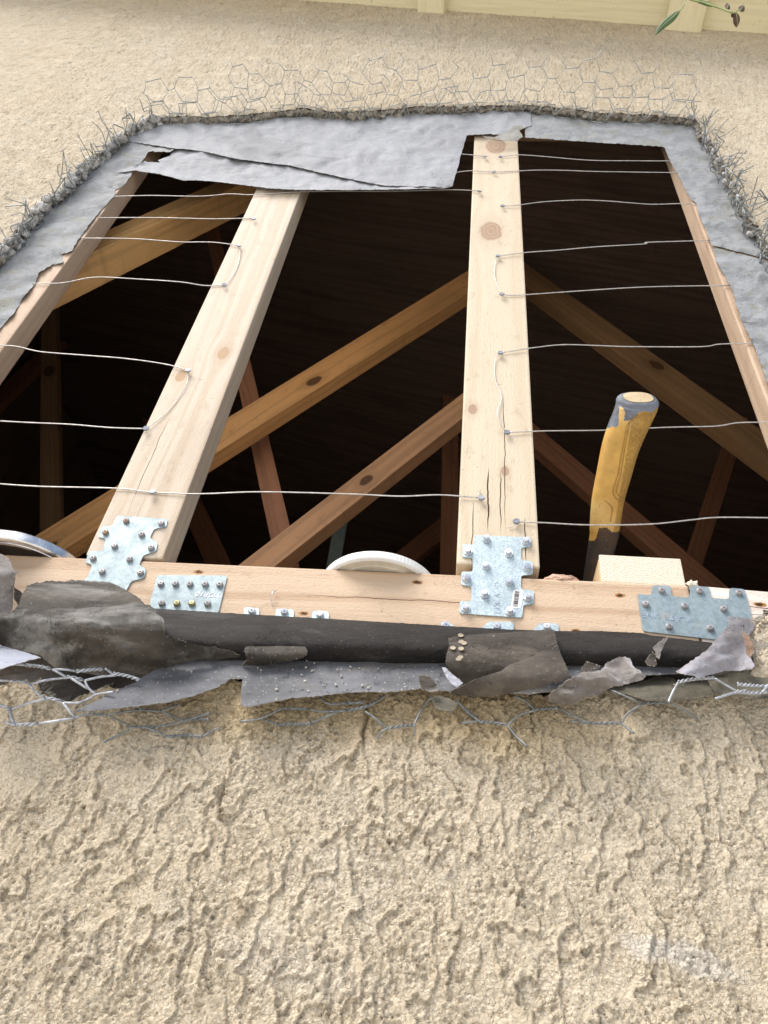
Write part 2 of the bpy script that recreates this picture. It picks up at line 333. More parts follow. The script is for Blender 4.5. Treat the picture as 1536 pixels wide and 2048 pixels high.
def build_wall():
    xs = np.concatenate([np.linspace(-2.6, -1.1, 130)[:-1], np.linspace(-1.1, -.56, 170)[:-1], np.arange(-.56, .50, .00145), np.linspace(.502, 1.2, 190), np.linspace(1.2, 2.4, 90)[1:]])
    zs = [-1.45]; 
    while zs[-1] < -.02: zs.append(zs[-1]+max(.0015, min(.04, (-.0-zs[-1])*.12)))
    zs += list(np.arange(zs[-1]+.0014, .43, .0014))
    while zs[-1] < 3.25: zs.append(zs[-1]+.0014+(zs[-1]-.43)*.0035)
    zs = np.array(zs); nx, nz_ = len(xs), len(zs)
    Xg, Zg = np.meshgrid(xs, zs)
    H, crest = stucco_height(Xg, Zg)
    # cracks running down from the torn edge
    for (qx, qy0, qy1, wd) in ((738, 1392, 1500, .0012), (1062, 1395, 1470, .0006), (450, 1560, 1640, .0008)):
        q0, q1 = P(qx, qy0, -TH), P(qx, qy1, -TH)
        cx = q0.x+.0025*fbm(Zg*60, Zg*0+qx, 3); k = np.exp(-((Xg-cx)/wd)**2)*sstep(Zg, q1.z-.004, q1.z+.012)*(1-sstep(Zg, q0.z, q0.z+.01))
        H = H-.006*k
    fp = P(45, 1530, -TH); d = np.sqrt(((Xg-fp.x)/.03)**2+((Zg-fp.z)/.035)**2)+.35*fbm(Xg*40, Zg*40, 3)
    H = H*sstep(d, .8, 1.1)+.0012*(1-sstep(d, .8, 1.1))
    cxm = (xs[:-1]+xs[1:])/2; czm = (zs[:-1]+zs[1:])/2
    CX, CZ = np.meshgrid(cxm, czm)
    mn, mx = od.min(0), od.max(0)
    ix = np.where((cxm > mn[0]-.01) & (cxm < mx[0]+.01))[0]; iz = np.where((czm > mn[1]-.01) & (czm < mx[1]+.01))[0]
    hole = np.zeros(CX.shape, bool); sl = np.ix_(iz, ix)
    hole[sl] = inpoly(CX[sl], CZ[sl], od[::2])
    idx = np.arange(nx*nz_).reshape(nz_, nx)
    keep = ~hole
    quads = np.stack([idx[:-1, :-1], idx[:-1, 1:], idx[1:, 1:], idx[1:, :-1]], -1)[keep]
    V = np.stack([Xg.ravel(), (-TH-H).ravel(), Zg.ravel()], 1)
    # directed edges between kept and removed cells
    E_ = []
    hz = hole[:, 1:] != hole[:, :-1]; r_, c_ = np.where(hz)
    for r0, c0 in zip(r_, c_):
        a0, b0 = idx[r0, c0+1], idx[r0+1, c0+1]; E_.append((b0, a0) if hole[r0, c0+1] else (a0, b0))
    vt = hole[1:, :] != hole[:-1, :]; r_, c_ = np.where(vt)
    for r0, c0 in zip(r_, c_):
        a0, b0 = idx[r0+1, c0], idx[r0+1, c0+1]; E_.append((a0, b0) if hole[r0+1, c0] else (b0, a0))
    E_ = np.array(E_); bv = np.unique(E_)
    pb = V[bv][:, [0, 2]]
    for i in range(0, len(bv), 500):
        d2 = ((pb[i:i+500, None, :]-od[None])**2).sum(-1); pb[i:i+500] = od[d2.argmin(1)]
    V[bv, 0] = pb[:, 0]; V[bv, 2] = pb[:, 1]; V[bv, 1] += .003
    cen = np.array([-.18, 1.1]); rows = 5; remap = {int(v_): i for i, v_ in enumerate(bv)}
    nb = len(bv); base = len(V); extra = []
    dirn = cen-pb; dirn[:, 1] *= .6; dirn /= np.linalg.norm(dirn, axis=1)[:, None]
    for k in range(1, rows+1):
        t = k/rows; lump = fbm(pb[:, 0]*55+k*2.1, pb[:, 1]*55+k*1.7, 4, .6)*.009+(.004*math.sin(t*math.pi))
        lump = lump*(1 if k < rows else .5)
        q = pb+dirn*lump[:, None]; extra.append(np.stack([q[:, 0], V[bv, 1]*(1-t)+(-.0035)*t, q[:, 1]], 1))
    V = np.concatenate([V]+extra)
    e0 = np.array([remap[int(x)] for x in E_[:, 0]]); e1 = np.array([remap[int(x)] for x in E_[:, 1]])
    rim = []
    for k in range(rows):
        A0 = bv[e0] if k == 0 else base+(k-1)*nb+e0; A1 = bv[e1] if k == 0 else base+(k-1)*nb+e1
        rim.append(np.stack([A0, base+k*nb+e0, base+k*nb+e1, A1], 1))
    rim = np.concatenate(rim)
    Q = np.concatenate([quads, rim]); me = bpy.data.meshes.new('stucco_wall')
    used = np.zeros(len(V), bool); used[Q.ravel()] = True; nid = np.cumsum(used)-1; V = V[used]; Q = nid[Q]; cr_ = np.concatenate([crest.ravel(), np.zeros(rows*nb)])[used]
    me.vertices.add(len(V)); me.vertices.foreach_set('co', V.ravel().astype(np.float32))
    me.loops.add(Q.size); me.loops.foreach_set('vertex_index', Q.ravel().astype(np.int32))
    me.polygons.add(len(Q)); me.polygons.foreach_set('loop_start', (np.arange(len(Q))*4).astype(np.int32))
    mi = np.zeros(len(Q), np.int32); mi[len(quads):] = 1
    me.polygons.foreach_set('material_index', mi); me.polygons.foreach_set('use_smooth', np.ones(len(Q), bool))
    me.update(calc_edges=True)
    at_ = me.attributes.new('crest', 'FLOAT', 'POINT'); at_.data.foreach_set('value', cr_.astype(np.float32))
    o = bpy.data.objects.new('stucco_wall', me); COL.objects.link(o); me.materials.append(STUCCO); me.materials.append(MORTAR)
    return tag(o, 'cream stucco wall with rough wavy texture and a big hole broken through it', 'wall')
wall = build_wall()
# path of the broken edge, without the lip
def path_world(pts): return [Vector((x, -TH, z)) for x, z in pts]
TOP = path_world([(-.865, .75)]+[W(*q) for q in top]+[(.51, .7)])
def resample(pts, step):
    out = []; acc = 0.0
    for a_, b_ in zip(pts[:-1], pts[1:]):
        L = (b_-a_).length; d = -acc
        while d+step <= L: d += step; out.append(a_.lerp(b_, d/L))
        acc = L-d
    return out
TOPR = resample(TOP, .002)
CEN = Vector((-.18, -TH, 1.1))
def rubble(name, mat, pts, n, r0, r1, seed, inn=.004):
    rd = random.Random(seed); bm = bmesh.new()
    for i in range(n):
        q = rd.choice(pts); ind = (CEN-q); ind.y = 0; ind.normalize(); r = rd.uniform(r0, r1)
        c = q+ind*rd.uniform(-.004, inn+.004)+Vector((0, rd.uniform(-.002, TH-.006), 0))
        g = bmesh.ops.create_icosphere(bm, subdivisions=2, radius=r); sc = Vector((rd.uniform(.7, 1.3), rd.uniform(.6, 1.1), rd.uniform(.7, 1.4)))
        for v in g['verts']:
            k = 1+.75*noise.noise(v.co*(1.1/r)+Vector((i*3.1, 0, 0)))+.35*noise.noise(v.co*(3/r)+Vector((0, i, 0))); v.co = Vector((v.co.x*sc.x, v.co.y*sc.y, v.co.z*sc.z))*k+c
    return bmo(name, bm, mat, wall, smooth=True)
Lpts = [q for q in TOPR if q.x < -.72]; Rpts = [q for q in TOPR if q.x > .45]; Tpts = [q for q in TOPR if -.72 <= q.x <= .45]
rubble('mortar_rubble', RUBBLE, Lpts, 300, .003, .0095, 1)
rubble('mortar_rubble', MORTAR, Tpts, 26, .004, .009, 2)
rubble('mortar_rubble', RUBBLE, Rpts, 60, .004, .008, 3)
# ------------------------------------------------------------------ eave
def soff(x): return 2.573-.31*(x+.087)
eave = empty('roof_eave', (0, -.3, soff(0)), 'pale yellow painted board eave sloping above the top of the stucco wall', 'eave')
ang = math.atan(.31)
def box(bm, x0, x1, y0, y1, z0, z1, mat4=None, bev=0.0):
    g = bmesh.ops.create_cube(bm, size=1.0)
    for v in g['verts']: v.co = Vector(((x0+x1)/2+v.co.x*(x1-x0), (y0+y1)/2+v.co.y*(y1-y0), (z0+z1)/2+v.co.z*(z1-z0)))
    if bev:
        ed = {e_ for v in g['verts'] for e_ in v.link_edges}; r_ = bmesh.ops.bevel(bm, geom=list(ed), offset=bev, segments=2, affect='EDGES', profile=.6)
    return bm
bm = bmesh.new()
yb = -.012
for i in range(2): box(bm, -2.6, 2.6, yb-.095*(i+1)+.003, yb-.095*i, .0, .018, bev=.002)
Ms = Matrix.Translation((-.087, 0, 2.573)) @ Matrix.Rotation(ang, 4, 'Y')
bmo('soffit_board', bm, PAINT, eave, matrix=Ms)
def rafter(xl, xr):
    bm = bmesh.new(); box(bm, -.0945, .0945, -(xr-xl)/2, (xr-xl)/2, -.028, .0, bev=.003)
    xm = (xl+xr)/2
    m = Matrix.Translation((xm, -.1065, soff(xm)-.0005)) @ Matrix.Rotation(ang, 4, 'Y') @ Matrix.Rotation(math.pi/2, 4, 'Z')
    bmo('rafter_tail', bm, PAINT, eave, matrix=m)
rafter(P(836, 30, -.03).x, P(893, 32, -.03).x); rafter(P(1346, 75, -.03).x, P(1424, 78, -.03).x)
bm = bmesh.new(); box(bm, -2.6, 2.6, -.225, -.203, -.06, .12, bev=.003); bmo('fascia_board', bm, PAINT, eave, matrix=Ms)
bm = bmesh.new(); box(bm, -2.6, 2.6, -.24, 3.0, .022, .05); bmo('roof_deck', bm, mat_plain('roof_felt', (.12, .11, .10), .9), eave, matrix=Ms)
# ground
g = bmesh.new(); bmesh.ops.create_grid(g, x_segments=2, y_segments=2, size=60)
go = bmo('ground', g, mat_plain('concrete_paving', (.68, .66, .61), .9, scale=3, var=.15), matrix=Matrix.Translation((0, -30, -1.4)))
tag(go, 'grey concrete paving in front of the wall', 'ground', kind='structure')
# ------------------------------------------------------------------ timber
def beam(name, p0, p1, nrm, wid, th, mat, label=None, cat=None, group=None, bev=.0025, parent=None):
    """p0-p1 is the centre line of the face that looks along nrm"""
    p0, p1 = Vector(p0), Vector(p1); X_ = (p1-p0); L = X_.length; X_.normalize()
    Z_ = Vector(nrm); Z_ = (Z_-X_*Z_.dot(X_)).normalized(); Y_ = Z_.cross(X_); c = (p0+p1)/2-Z_*th/2
    bm = bmesh.new(); box(bm, -L/2, L/2, -wid/2, wid/2, -th/2, th/2, bev=bev)
    m = Matrix((X_, Y_, Z_)).transposed().to_4x4(); m.translation = c
    o = bmo(name, bm, mat, parent, matrix=m)
    if label: tag(o, label, cat, group)
    return o, m
def local(px, py, p0, p1, wid):             # face coordinates (u, v) of a photo point on a front-facing timber
    q = P(px, py); X_ = Vector(p1)-Vector(p0); X_.normalize(); Z_ = Vector((0, -1, 0)); Y_ = Z_.cross(X_)
    d = q-(Vector(p0)+Vector(p1))/2; return d.dot(X_), d.dot(Y_)
CL, CD = (.80, .67, .47), (.66, .47, .27)
c0, c1 = (.0455, 0, .545), (.0445, 0, 1.86)
kc = lambda px, py, r: (*local(px, py, c0, c1, .09), r)
def crk(px0, py0, px1, py1, wd, a_, b_):
    u0, v0 = local(px0, py0, a_, b_, .09); u1, v1 = local(px1, py1, a_, b_, .09); return (min(u0, u1), max(u0, u1), (v0+v1)/2, wd)
wc = mat_wood('fir_centre_stud', (.63, .54, .405), (.53, .42, .285), [kc(982, 462, .020), kc(992, 292, .022), kc(945, 818, .006), kc(1010, 942, .005)],
              [crk(1003, 1075, 1000, 935, .0006, c0, c1), crk(1012, 1080, 1006, 780, .0005, c0, c1), crk(975, 1075, 977, 930, .0009, c0, c1), crk(1052, 1140, 1050, 1030, .0006, c0, c1), crk(945, 1140, 946, 1000, .0005, c0, c1)],
              seed=1.0, streak=.65, knotc=(.36, .24, .155), blotch=.2, freq=.6)
beam('wall_stud', c0, c1, (0, -1, 0), .092, .038, wc, 'pale pine stud standing upright in the middle of the opening, with one big round knot', 'timber stud', 'studs framed across the opening')
l0, l1 = (-.3815, 0, .531), (-.3815, 0, 1.86)
kl = lambda px, py, r: (*local(px, py, l0, l1, .09), r)
wl = mat_wood('fir_side_stud', (.60, .51, .405), (.49, .38, .27), [kl(447, 706, .009), kl(362, 752, .008)], [crk(262, 1035, 330, 830, .0004, l0, l1)],
              seed=2.3, streak=.95, knotc=(.40, .26, .14), blotch=.3, freq=.9)
beam('wall_stud', l0, l1, (0, -1, 0), .092, .038, wl, 'pale pine stud in the left bay whose top is covered by hanging paper', 'timber stud', 'studs framed across the opening')
wj = mat_wood('fir_jamb', (.56, .42, .30), (.40, .26, .17), [(-.05, 0, .012)], seed=4.1, streak=.7, blotch=.4)
beam('jamb_stud', (-.755, 0, .44), (-.755, 0, 1.79), (0, -1, 0), .092, .038, wj, 'pinkish brown jamb stud under the ragged grey paper on the left side of the opening', 'timber stud')
beam('jamb_stud', (.447, 0, .44), (.447, 0, 1.79), (0, -1, 0), .092, .038, wj, 'brown jamb stud along the right side of the opening, edged by torn grey paper', 'timber stud')
wh = mat_wood('fir_header', (.40, .26, .16), (.28, .16, .09), seed=6.2)
beam('header_beam', (-.85, .001, 1.89), (.55, .001, 1.89), (0, -1, 0), .19, .036, wh, 'dark header beam behind the grey paper over the opening', 'timber beam')
# sill plate and its shorter neighbour
s0, s1 = (-.92, 0, .4785), (.2475, 0, .4865)
sp = lambda px, py, r: (*local(px, py, s0, s1, .09), r)
ws = mat_wood('fir_sill', (.61, .465, .33), (.47, .32, .205), [], [crk(1000, 1218, 560, 1178, .0004, s0, s1), crk(430, 1190, 300, 1190, .0003, s0, s1)], seed=5.2, streak=1.25, blotch=.25, freq=.8,
              pits=[sp(397, 1144, .0055), sp(835, 1165, .0055), sp(1240, 1191, .0052), sp(607, 1227, .005), sp(1152, 1261, .004)])
SILLT = .089
beam('sill_plate', s0, s1, (0, -1, 0), SILLT, .038, ws, 'long pale pine board lying across the bottom of the opening, carrying metal plates', 'timber plate')
r0, r1 = (.2505, 0, .487), (.60, 0, .4715)
wr = mat_wood('weathered_sill', (.82, .74, .66), (.66, .50, .42), [], [(-.17, .1, .022, .0007), (-.17, .05, .012, .0004), (-.12, .17, .031, .0005)], seed=7.7, streak=.8, blotch=.3,
              pits=[(*local(1520, 1209, r0, r1, .09), .006)])
beam('sill_plate', r0, r1, (0, -1, 0), .089, .038, wr, 'whitish cracked board end butted against the long sill beside the timber block', 'timber plate')
# block of 2x4 lying on the sill, end grain to the front
bx0 = P(1203, 1150).x; bx1 = P(1371, 1160).x; bz = .5300
blk = empty('timber_block', ((bx0+bx1)/2, .1, bz), 'pale timber offcut on the sill, end grain facing out, beside the yellow handle', 'wood block')
wb = mat_wood('fir_block', (.74, .55, .34), (.58, .38, .2), seed=8.8)
bm = bmesh.new(); box(bm, 0, .26, -(bx1-bx0)/2, (bx1-bx0)/2, 0, .0385, bev=.004)
mb_ = Matrix.Translation(((bx0+bx1)/2, .0045, bz+.0006)) @ Matrix.Rotation(math.radians(90), 4, 'Z') @ Matrix.Rotation(math.radians(-.5), 4, 'X')
bmo('block_body', bm, wb, blk, matrix=mb_)
bm = bmesh.new(); ww = (bx1-bx0)
box(bm, -ww/2, ww/2, -.0015, .0015, -.01925, .01925, bev=.0014)
bmo('end_face', bm, mat_endgrain(), blk, matrix=Matrix.Translation(((bx0+bx1)/2, .0030, bz+.0006+.0193)) @ Matrix.Rotation(math.radians(.5), 4, 'Y'))
# splinters on the sill
def chunk(name, c, sc, mat, seed, label, cat, sub=3, k=.35):
    bm = bmesh.new(); bmesh.ops.create_icosphere(bm, subdivisions=sub, radius=1)
    for v in bm.verts:
        n_ = 1+k*noise.noise(v.co*1.8+Vector((seed, 0, 0)))+.18*noise.noise(v.co*5+Vector((seed, 3, 0))); v.co = Vector((v.co.x*sc[0], v.co.y*sc[1], v.co.z*sc[2]))*n_
    return tag(bmo(name, bm, mat, smooth=False, matrix=Matrix.Translation(c)), label, cat)
wsp = mat_plain('raw_wood', (.72, .46, .34), .8, scale=120, var=.4, bd=.002)
q = P(1122, 1152); chunk('wood_splinter', (q.x, .005, .5335), (.020, .006, .0052), wsp, 3, 'pinkish torn wood splinter lying on the sill beside the centre stud', 'wood splinter')
q = P(1385, 1160); chunk('wood_chip', (q.x, .004, .5345), (.006, .005, .0055), mat_plain('pale_wood', (.80, .74, .62), .8), 5, 'tiny white wood chip standing on the sill beside the timber block', 'wood chip', 2, .6)
# ------------------------------------------------------------------ attic
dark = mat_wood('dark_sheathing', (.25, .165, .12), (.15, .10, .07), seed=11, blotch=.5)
bm = bmesh.new()
for a in ((-2.2, 2.2, 3.0, 3.03, -.5, 4.2), (-2.23, -2.2, .04, 3.03, -.5, 4.2), (2.2, 2.23, .04, 3.03, -.5, 4.2), (-2.2, 2.2, .04, 3.0, -.53, -.5)): box(bm, *a)
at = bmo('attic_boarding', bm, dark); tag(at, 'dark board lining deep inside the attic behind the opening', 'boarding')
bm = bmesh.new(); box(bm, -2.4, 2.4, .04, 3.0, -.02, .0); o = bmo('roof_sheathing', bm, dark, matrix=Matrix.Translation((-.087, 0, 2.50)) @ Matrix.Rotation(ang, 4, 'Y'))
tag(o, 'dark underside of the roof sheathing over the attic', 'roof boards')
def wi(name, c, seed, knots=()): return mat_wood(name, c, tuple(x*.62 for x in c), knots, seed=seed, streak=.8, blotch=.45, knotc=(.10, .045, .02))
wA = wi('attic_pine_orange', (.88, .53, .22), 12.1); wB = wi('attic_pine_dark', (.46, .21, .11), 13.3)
wC = wi('attic_pine', (.82, .42, .155), 14.6, [(-.80, .004, .011), (.02, .012, .012), (.30, -.01, .012), (-.36, -.01, .005)]); wD = wi('attic_pine_red', (.62, .33, .16), 15.2, [(.2, 0, .01)])
wE = wi('attic_pine_brown', (.48, .29, .15), 16.4, [(-.1, 0, .02)])
def strut(name, a_, ya, b_, yb_, wid, mat, label, th=.038, grp='roof truss timbers inside the attic', nrm=(0, -1, 0), cat='truss timber', ext=.45):
    p, q = P(a_[0], a_[1], ya), P(b_[0], b_[1], yb_); d = (q-p).normalized()*ext
    if p.z < q.z: p = p-d
    else: q = q+d
    return beam(name, p, q, nrm, wid, th, mat, label, cat, grp, bev=.002)
strut('truss_brace', (60, 545), .045, (520, 338), .16, .060, wA, 'bright orange brace rising from the left jamb to behind the hanging paper', .070, ext=.03)
strut('truss_web', (10, 1140), .40, (960, 548), .40, .073, wC, 'long brown knotty diagonal passing behind the leaning stud up toward the centre stud')
strut('truss_web', (440, 1188), .43, (990, 760), .43, .054, wD, 'reddish diagonal rising from the white lid area toward the centre stud')
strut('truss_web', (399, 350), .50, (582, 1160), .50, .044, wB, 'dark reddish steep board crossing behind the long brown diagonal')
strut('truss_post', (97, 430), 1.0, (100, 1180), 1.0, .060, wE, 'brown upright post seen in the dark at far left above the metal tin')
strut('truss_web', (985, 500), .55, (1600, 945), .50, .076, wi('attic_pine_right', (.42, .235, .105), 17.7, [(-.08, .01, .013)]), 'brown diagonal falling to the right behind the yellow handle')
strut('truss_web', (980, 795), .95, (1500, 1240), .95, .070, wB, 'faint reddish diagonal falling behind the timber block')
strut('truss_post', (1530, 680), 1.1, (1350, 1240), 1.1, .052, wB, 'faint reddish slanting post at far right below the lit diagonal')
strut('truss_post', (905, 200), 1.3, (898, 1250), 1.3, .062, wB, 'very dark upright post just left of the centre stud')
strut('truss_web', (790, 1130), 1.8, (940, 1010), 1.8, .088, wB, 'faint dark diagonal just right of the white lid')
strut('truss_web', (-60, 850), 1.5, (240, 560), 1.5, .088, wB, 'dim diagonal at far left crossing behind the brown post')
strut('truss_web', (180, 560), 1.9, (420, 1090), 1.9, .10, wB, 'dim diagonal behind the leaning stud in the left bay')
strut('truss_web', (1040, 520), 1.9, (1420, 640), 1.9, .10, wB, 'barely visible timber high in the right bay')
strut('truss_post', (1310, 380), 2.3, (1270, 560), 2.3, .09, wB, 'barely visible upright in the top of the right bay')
strap = beam('metal_strap', P(660, 1170, .6), P(690, 995, .6), (0, -1, 0), .030, .002, mat_plain('green_grey_metal', (.12, .135, .10), .4, .4), 'narrow grey green strip standing behind the white lid', 'metal strap')[0]
# ------------------------------------------------------------------ tie plates
def plate(poly, y, th, mat, parent, name='plate', bend=0.0):
    poly = [Vector((P(px, py, y).x, P(px, py, y).z)) for px, py in poly]
    pts = []
    n = len(poly)                            # rounded corners
    for i in range(n):
        a_, b_, c_ = poly[i-1], poly[i], poly[(i+1) % n]; r = min(.003, (b_-a_).length*.4, (c_-b_).length*.4)
        p0 = b_+(a_-b_).normalized()*r; p1 = b_+(c_-b_).normalized()*r
        for t in (0, .5, 1): pts.append(p0*(1-t)**2+b_*2*t*(1-t)+p1*t*t)
    bm = bmesh.new(); vs = [bm.verts.new((p.x, y, p.y)) for p in pts]; f = bm.faces.new(vs)
    f.normal_update()
    if f.normal.y > 0: f.normal_flip()
    r_ = bmesh.ops.extrude_face_region(bm, geom=[f]); vv = [v for v in r_['geom'] if isinstance(v, bmesh.types.BMVert)]
    bmesh.ops.translate(bm, verts=vv, vec=(0, -th, 0)); bmesh.ops.recalc_face_normals(bm, faces=bm.faces[:])
    return bmo(name, bm, mat, parent)
def screw(parent, px, py, y, mat, kind='pan', r=.0038, tilt=0.0):
    c = P(px, py, y-.001); bm = bmesh.new()
    def disc(r0_, r1_, y0, y1, n=14, rot=0.0, cx=0, cz=0):
        vs0 = [bm.verts.new((cx+r0_*math.cos(rot+2*math.pi*k/n), y0, cz+r0_*math.sin(rot+2*math.pi*k/n))) for k in range(n)]
        vs1 = [bm.verts.new((cx+r1_*math.cos(rot+2*math.pi*k/n), y1, cz+r1_*math.sin(rot+2*math.pi*k/n))) for k in range(n)]
        for k in range(n): bm.faces.new((vs0[k], vs0[(k+1) % n], vs1[(k+1) % n], vs1[k]))
        bm.faces.new(vs1); bm.faces.new(vs0[::-1])
    if kind == 'hex':
        disc(.0051, .0047, .001, -.0010, 20); rt = random.random(); disc(.0038, .0037, -.001, -.0046, 6, rt); disc(.0027, .0025, -.0044, -.0048, 12)
    elif kind == 'nail': disc(r, r*.96, .0005, -.0012, 12)
    else:
        disc(r, r*1.0, .001, -.0012, 16); disc(r, r*.72, -.0012, -.0026, 16)
        for rt in (0.3, 0.3+math.pi/2):      # cross recess rim
            disc(r*.42, r*.36, -.0024, -.0030, 4, rt)
    bmesh.ops.recalc_face_normals(bm, faces=bm.faces[:])
    rx = random.uniform(-.14, .14)+tilt; rz = random.uniform(-.14, .14)
    m = Matrix.Translation(c) @ Matrix.Rotation(rx, 4, 'X') @ Matrix.Rotation(rz, 4, 'Z')
    return bmo('screw' if kind != 'nail' else 'nail', bm, mat, parent, matrix=m)
def emboss(txt, px, py, size, rot, y, mat, parent, shear=0.0, name='stamped_lettering', ext=.0003, flip=False):
    cu = bpy.data.curves.new('t', 'FONT'); cu.body = txt; cu.size = size; cu.extrude = ext; cu.shear = shear; cu.align_x = 'CENTER'; cu.align_y = 'CENTER'; cu.offset = 0; cu.space_character = 1.15
    to = bpy.data.objects.new('t', cu); COL.objects.link(to)
    dg = bpy.context.evaluated_depsgraph_get(); me = bpy.data.meshes.new_from_object(to.evaluated_get(dg)); bpy.data.objects.remove(to)
    m = Matrix.Translation(P(px, py, y)) @ Matrix.Rotation(math.pi/2, 4, 'X') @ Matrix.Rotation(rot, 4, 'Z')
    return link(name, me, mat, parent, matrix=m)
PY = -.0006
# centre plate
tp = empty('tie_plate', P(985, 1150), 'notched galvanised plate with hex screws and a barcode sticker on the centre stud', 'tie plate', 'metal tie plates screwed to the timber')
plate(Z7([(222, 160), (475, 170), (475, 213), (430, 215), (430, 272), (482, 278), (482, 337), (430, 340), (430, 403), (487, 408), (485, 470), (440, 472), (435, 530), (153, 510), (155, 455), (207, 458), (207, 388), (160, 383), (163, 322), (213, 325), (215, 262), (165, 258), (168, 200), (220, 203)]), PY, .0012, GALVB, tp)
for q in Z7([(275, 176), (452, 186), (193, 231), (375, 240), (272, 296), (459, 305), (187, 352), (377, 366), (267, 423), (460, 437), (182, 485), (380, 500)]): screw(tp, *q, PY-.0012, SCREW, 'hex')
emboss('C   V  KFT', *Z7([(322, 438)])[0], .0085, -math.pi/2, PY-.0013, SCREW, tp)
stk = plate(Z7([(396, 401), (442, 405), (430, 486), (385, 483)]), PY-.0013, .0002, mat_plain('sticker_paper', (.82, .81, .80), .5, var=.05), tp, 'barcode_sticker')
bm = bmesh.new(); rb = random.Random(3); t = .05
A_, B_, C_, D_ = [P(x, y, PY-.0017) for x, y in Z7([(396, 401), (436, 405), (425, 486), (385, 483)])]
while t < .93:
    dt = rb.choice((.012, .02, .03)); e0_, e1_ = .18, .72
    q = [A_.lerp(D_, t).lerp(B_.lerp(C_, t), e0_), A_.lerp(D_, t).lerp(B_.lerp(C_, t), e1_), A_.lerp(D_, t+dt).lerp(B_.lerp(C_, t+dt), e1_), A_.lerp(D_, t+dt).lerp(B_.lerp(C_, t+dt), e0_)]
    bm.faces.new([bm.verts.new(v) for v in q]); t += dt+rb.choice((.012, .02, .028))
bmo('barcode_bars', bm, mat_plain('barcode_ink', (.02, .02, .03), .6), tp)
# left notched plate
tl = empty('tie_plate', P(225, 1110), 'notched dull galvanised plate with brown nail heads on the foot of the leaning stud', 'tie plate', 'metal tie plates screwed to the timber')
plate(Z5([(705, 97), (1008, 118), (1000, 165), (925, 177), (900, 232), (948, 258), (938, 312), (862, 335), (835, 395), (878, 415), (868, 472), (790, 490), (735, 590), (430, 590), (490, 490), (530, 465), (555, 390), (512, 380), (538, 310), (615, 310), (637, 235), (587, 225), (612, 160), (672, 160)]), PY, .0012, GALV, tl)
for i, q in enumerate(Z5([(757, 126), (968, 140), (633, 195), (850, 207), (687, 277), (907, 287), (558, 350), (777, 356), (613, 430), (843, 436)])): screw(tl, *q, PY-.0012, RUST if i in (0, 2) else SCREWD, 'pan', .0037)
# left rectangular plate
tr = empty('tie_plate', P(378, 1187), 'oblong galvanised plate on the sill with two brassy screws among nine', 'tie plate', 'metal tie plates screwed to the timber')
plate(Z5([(945, 455), (1365, 457), (1312, 680), (890, 668)]), PY, .0012, GALV, tr)
for i, q in enumerate(Z5([(965, 503), (1053, 503), (1140, 505), (1231, 505), (1318, 507), (971, 620), (1061, 621), (1151, 621), (1245, 622)])): screw(tr, *q, PY-.0012, BRASS if i in (6, 7) else SCREWD, 'pan', .0037)
emboss('TOP10', *Z5([(1253, 567)])[0], .0085, math.pi, PY-.0013, SCREW, tr, .25)
# right plate
tq = empty('tie_plate', P(1390, 1215), 'wide notched galvanised plate over the sill joint, below the timber block', 'tie plate', 'metal tie plates screwed to the timber')
plate(Z7([(950, 422), (1012, 430), (1018, 384), (1098, 386), (1104, 433), (1184, 440), (1187, 388), (1272, 392), (1280, 442), (1360, 447), (1363, 396), (1430, 402), (1442, 450), (1466, 540), (1350, 640), (1320, 630), (975, 590)]), PY, .0012, GALV, tq)
for q in Z7([(1060, 405), (1230, 408), (1405, 416), (988, 467), (1163, 476), (1337, 488), (1093, 568), (1277, 575)]): screw(tq, *q, PY-.0012, SCREWD, 'pan', .0037)
emboss('PLATE LINE', *Z7([(1080, 524)])[0], .0085, math.pi-.07, PY-.0013, SCREW, tq)
# plates whose tabs peek over the felt
def tabs(label, polys, scr, drop):
    t_ = empty('tie_plate', P(*polys[0][0]), label, 'tie plate', 'tie plates mostly hidden by black felt')
    for p in polys: plate(p, PY, .0012, GALVB, t_, 'plate_tab')
    for q in scr: screw(t_, *q, PY-.0012, SCREW, 'pan', .004)
tabs('three square plate tabs peeking over the black felt left of the lid', [Z6([(25, 636), (115, 643), (112, 720), (22, 715)]), Z6([(212, 645), (318, 650), (318, 730), (208, 725)]), Z6([(428, 658), (525, 662), (526, 740), (424, 735)])], Z6([(70, 657), (262, 661), (472, 677)]), 0)
tabs('slanted bright tabs of a plate peeking over the black felt below the barcode plate', [Z6([(1188, 720), (1230, 722), (1268, 750), (1268, 800), (1186, 800)]), Z7([(282, 548), (395, 548), (400, 620), (235, 615), (250, 580)]), Z7([(518, 553), (596, 556), (600, 620), (470, 615), (485, 582)])], Z6([(1215, 742)])+Z7([(322, 566), (546, 569)]), 0)
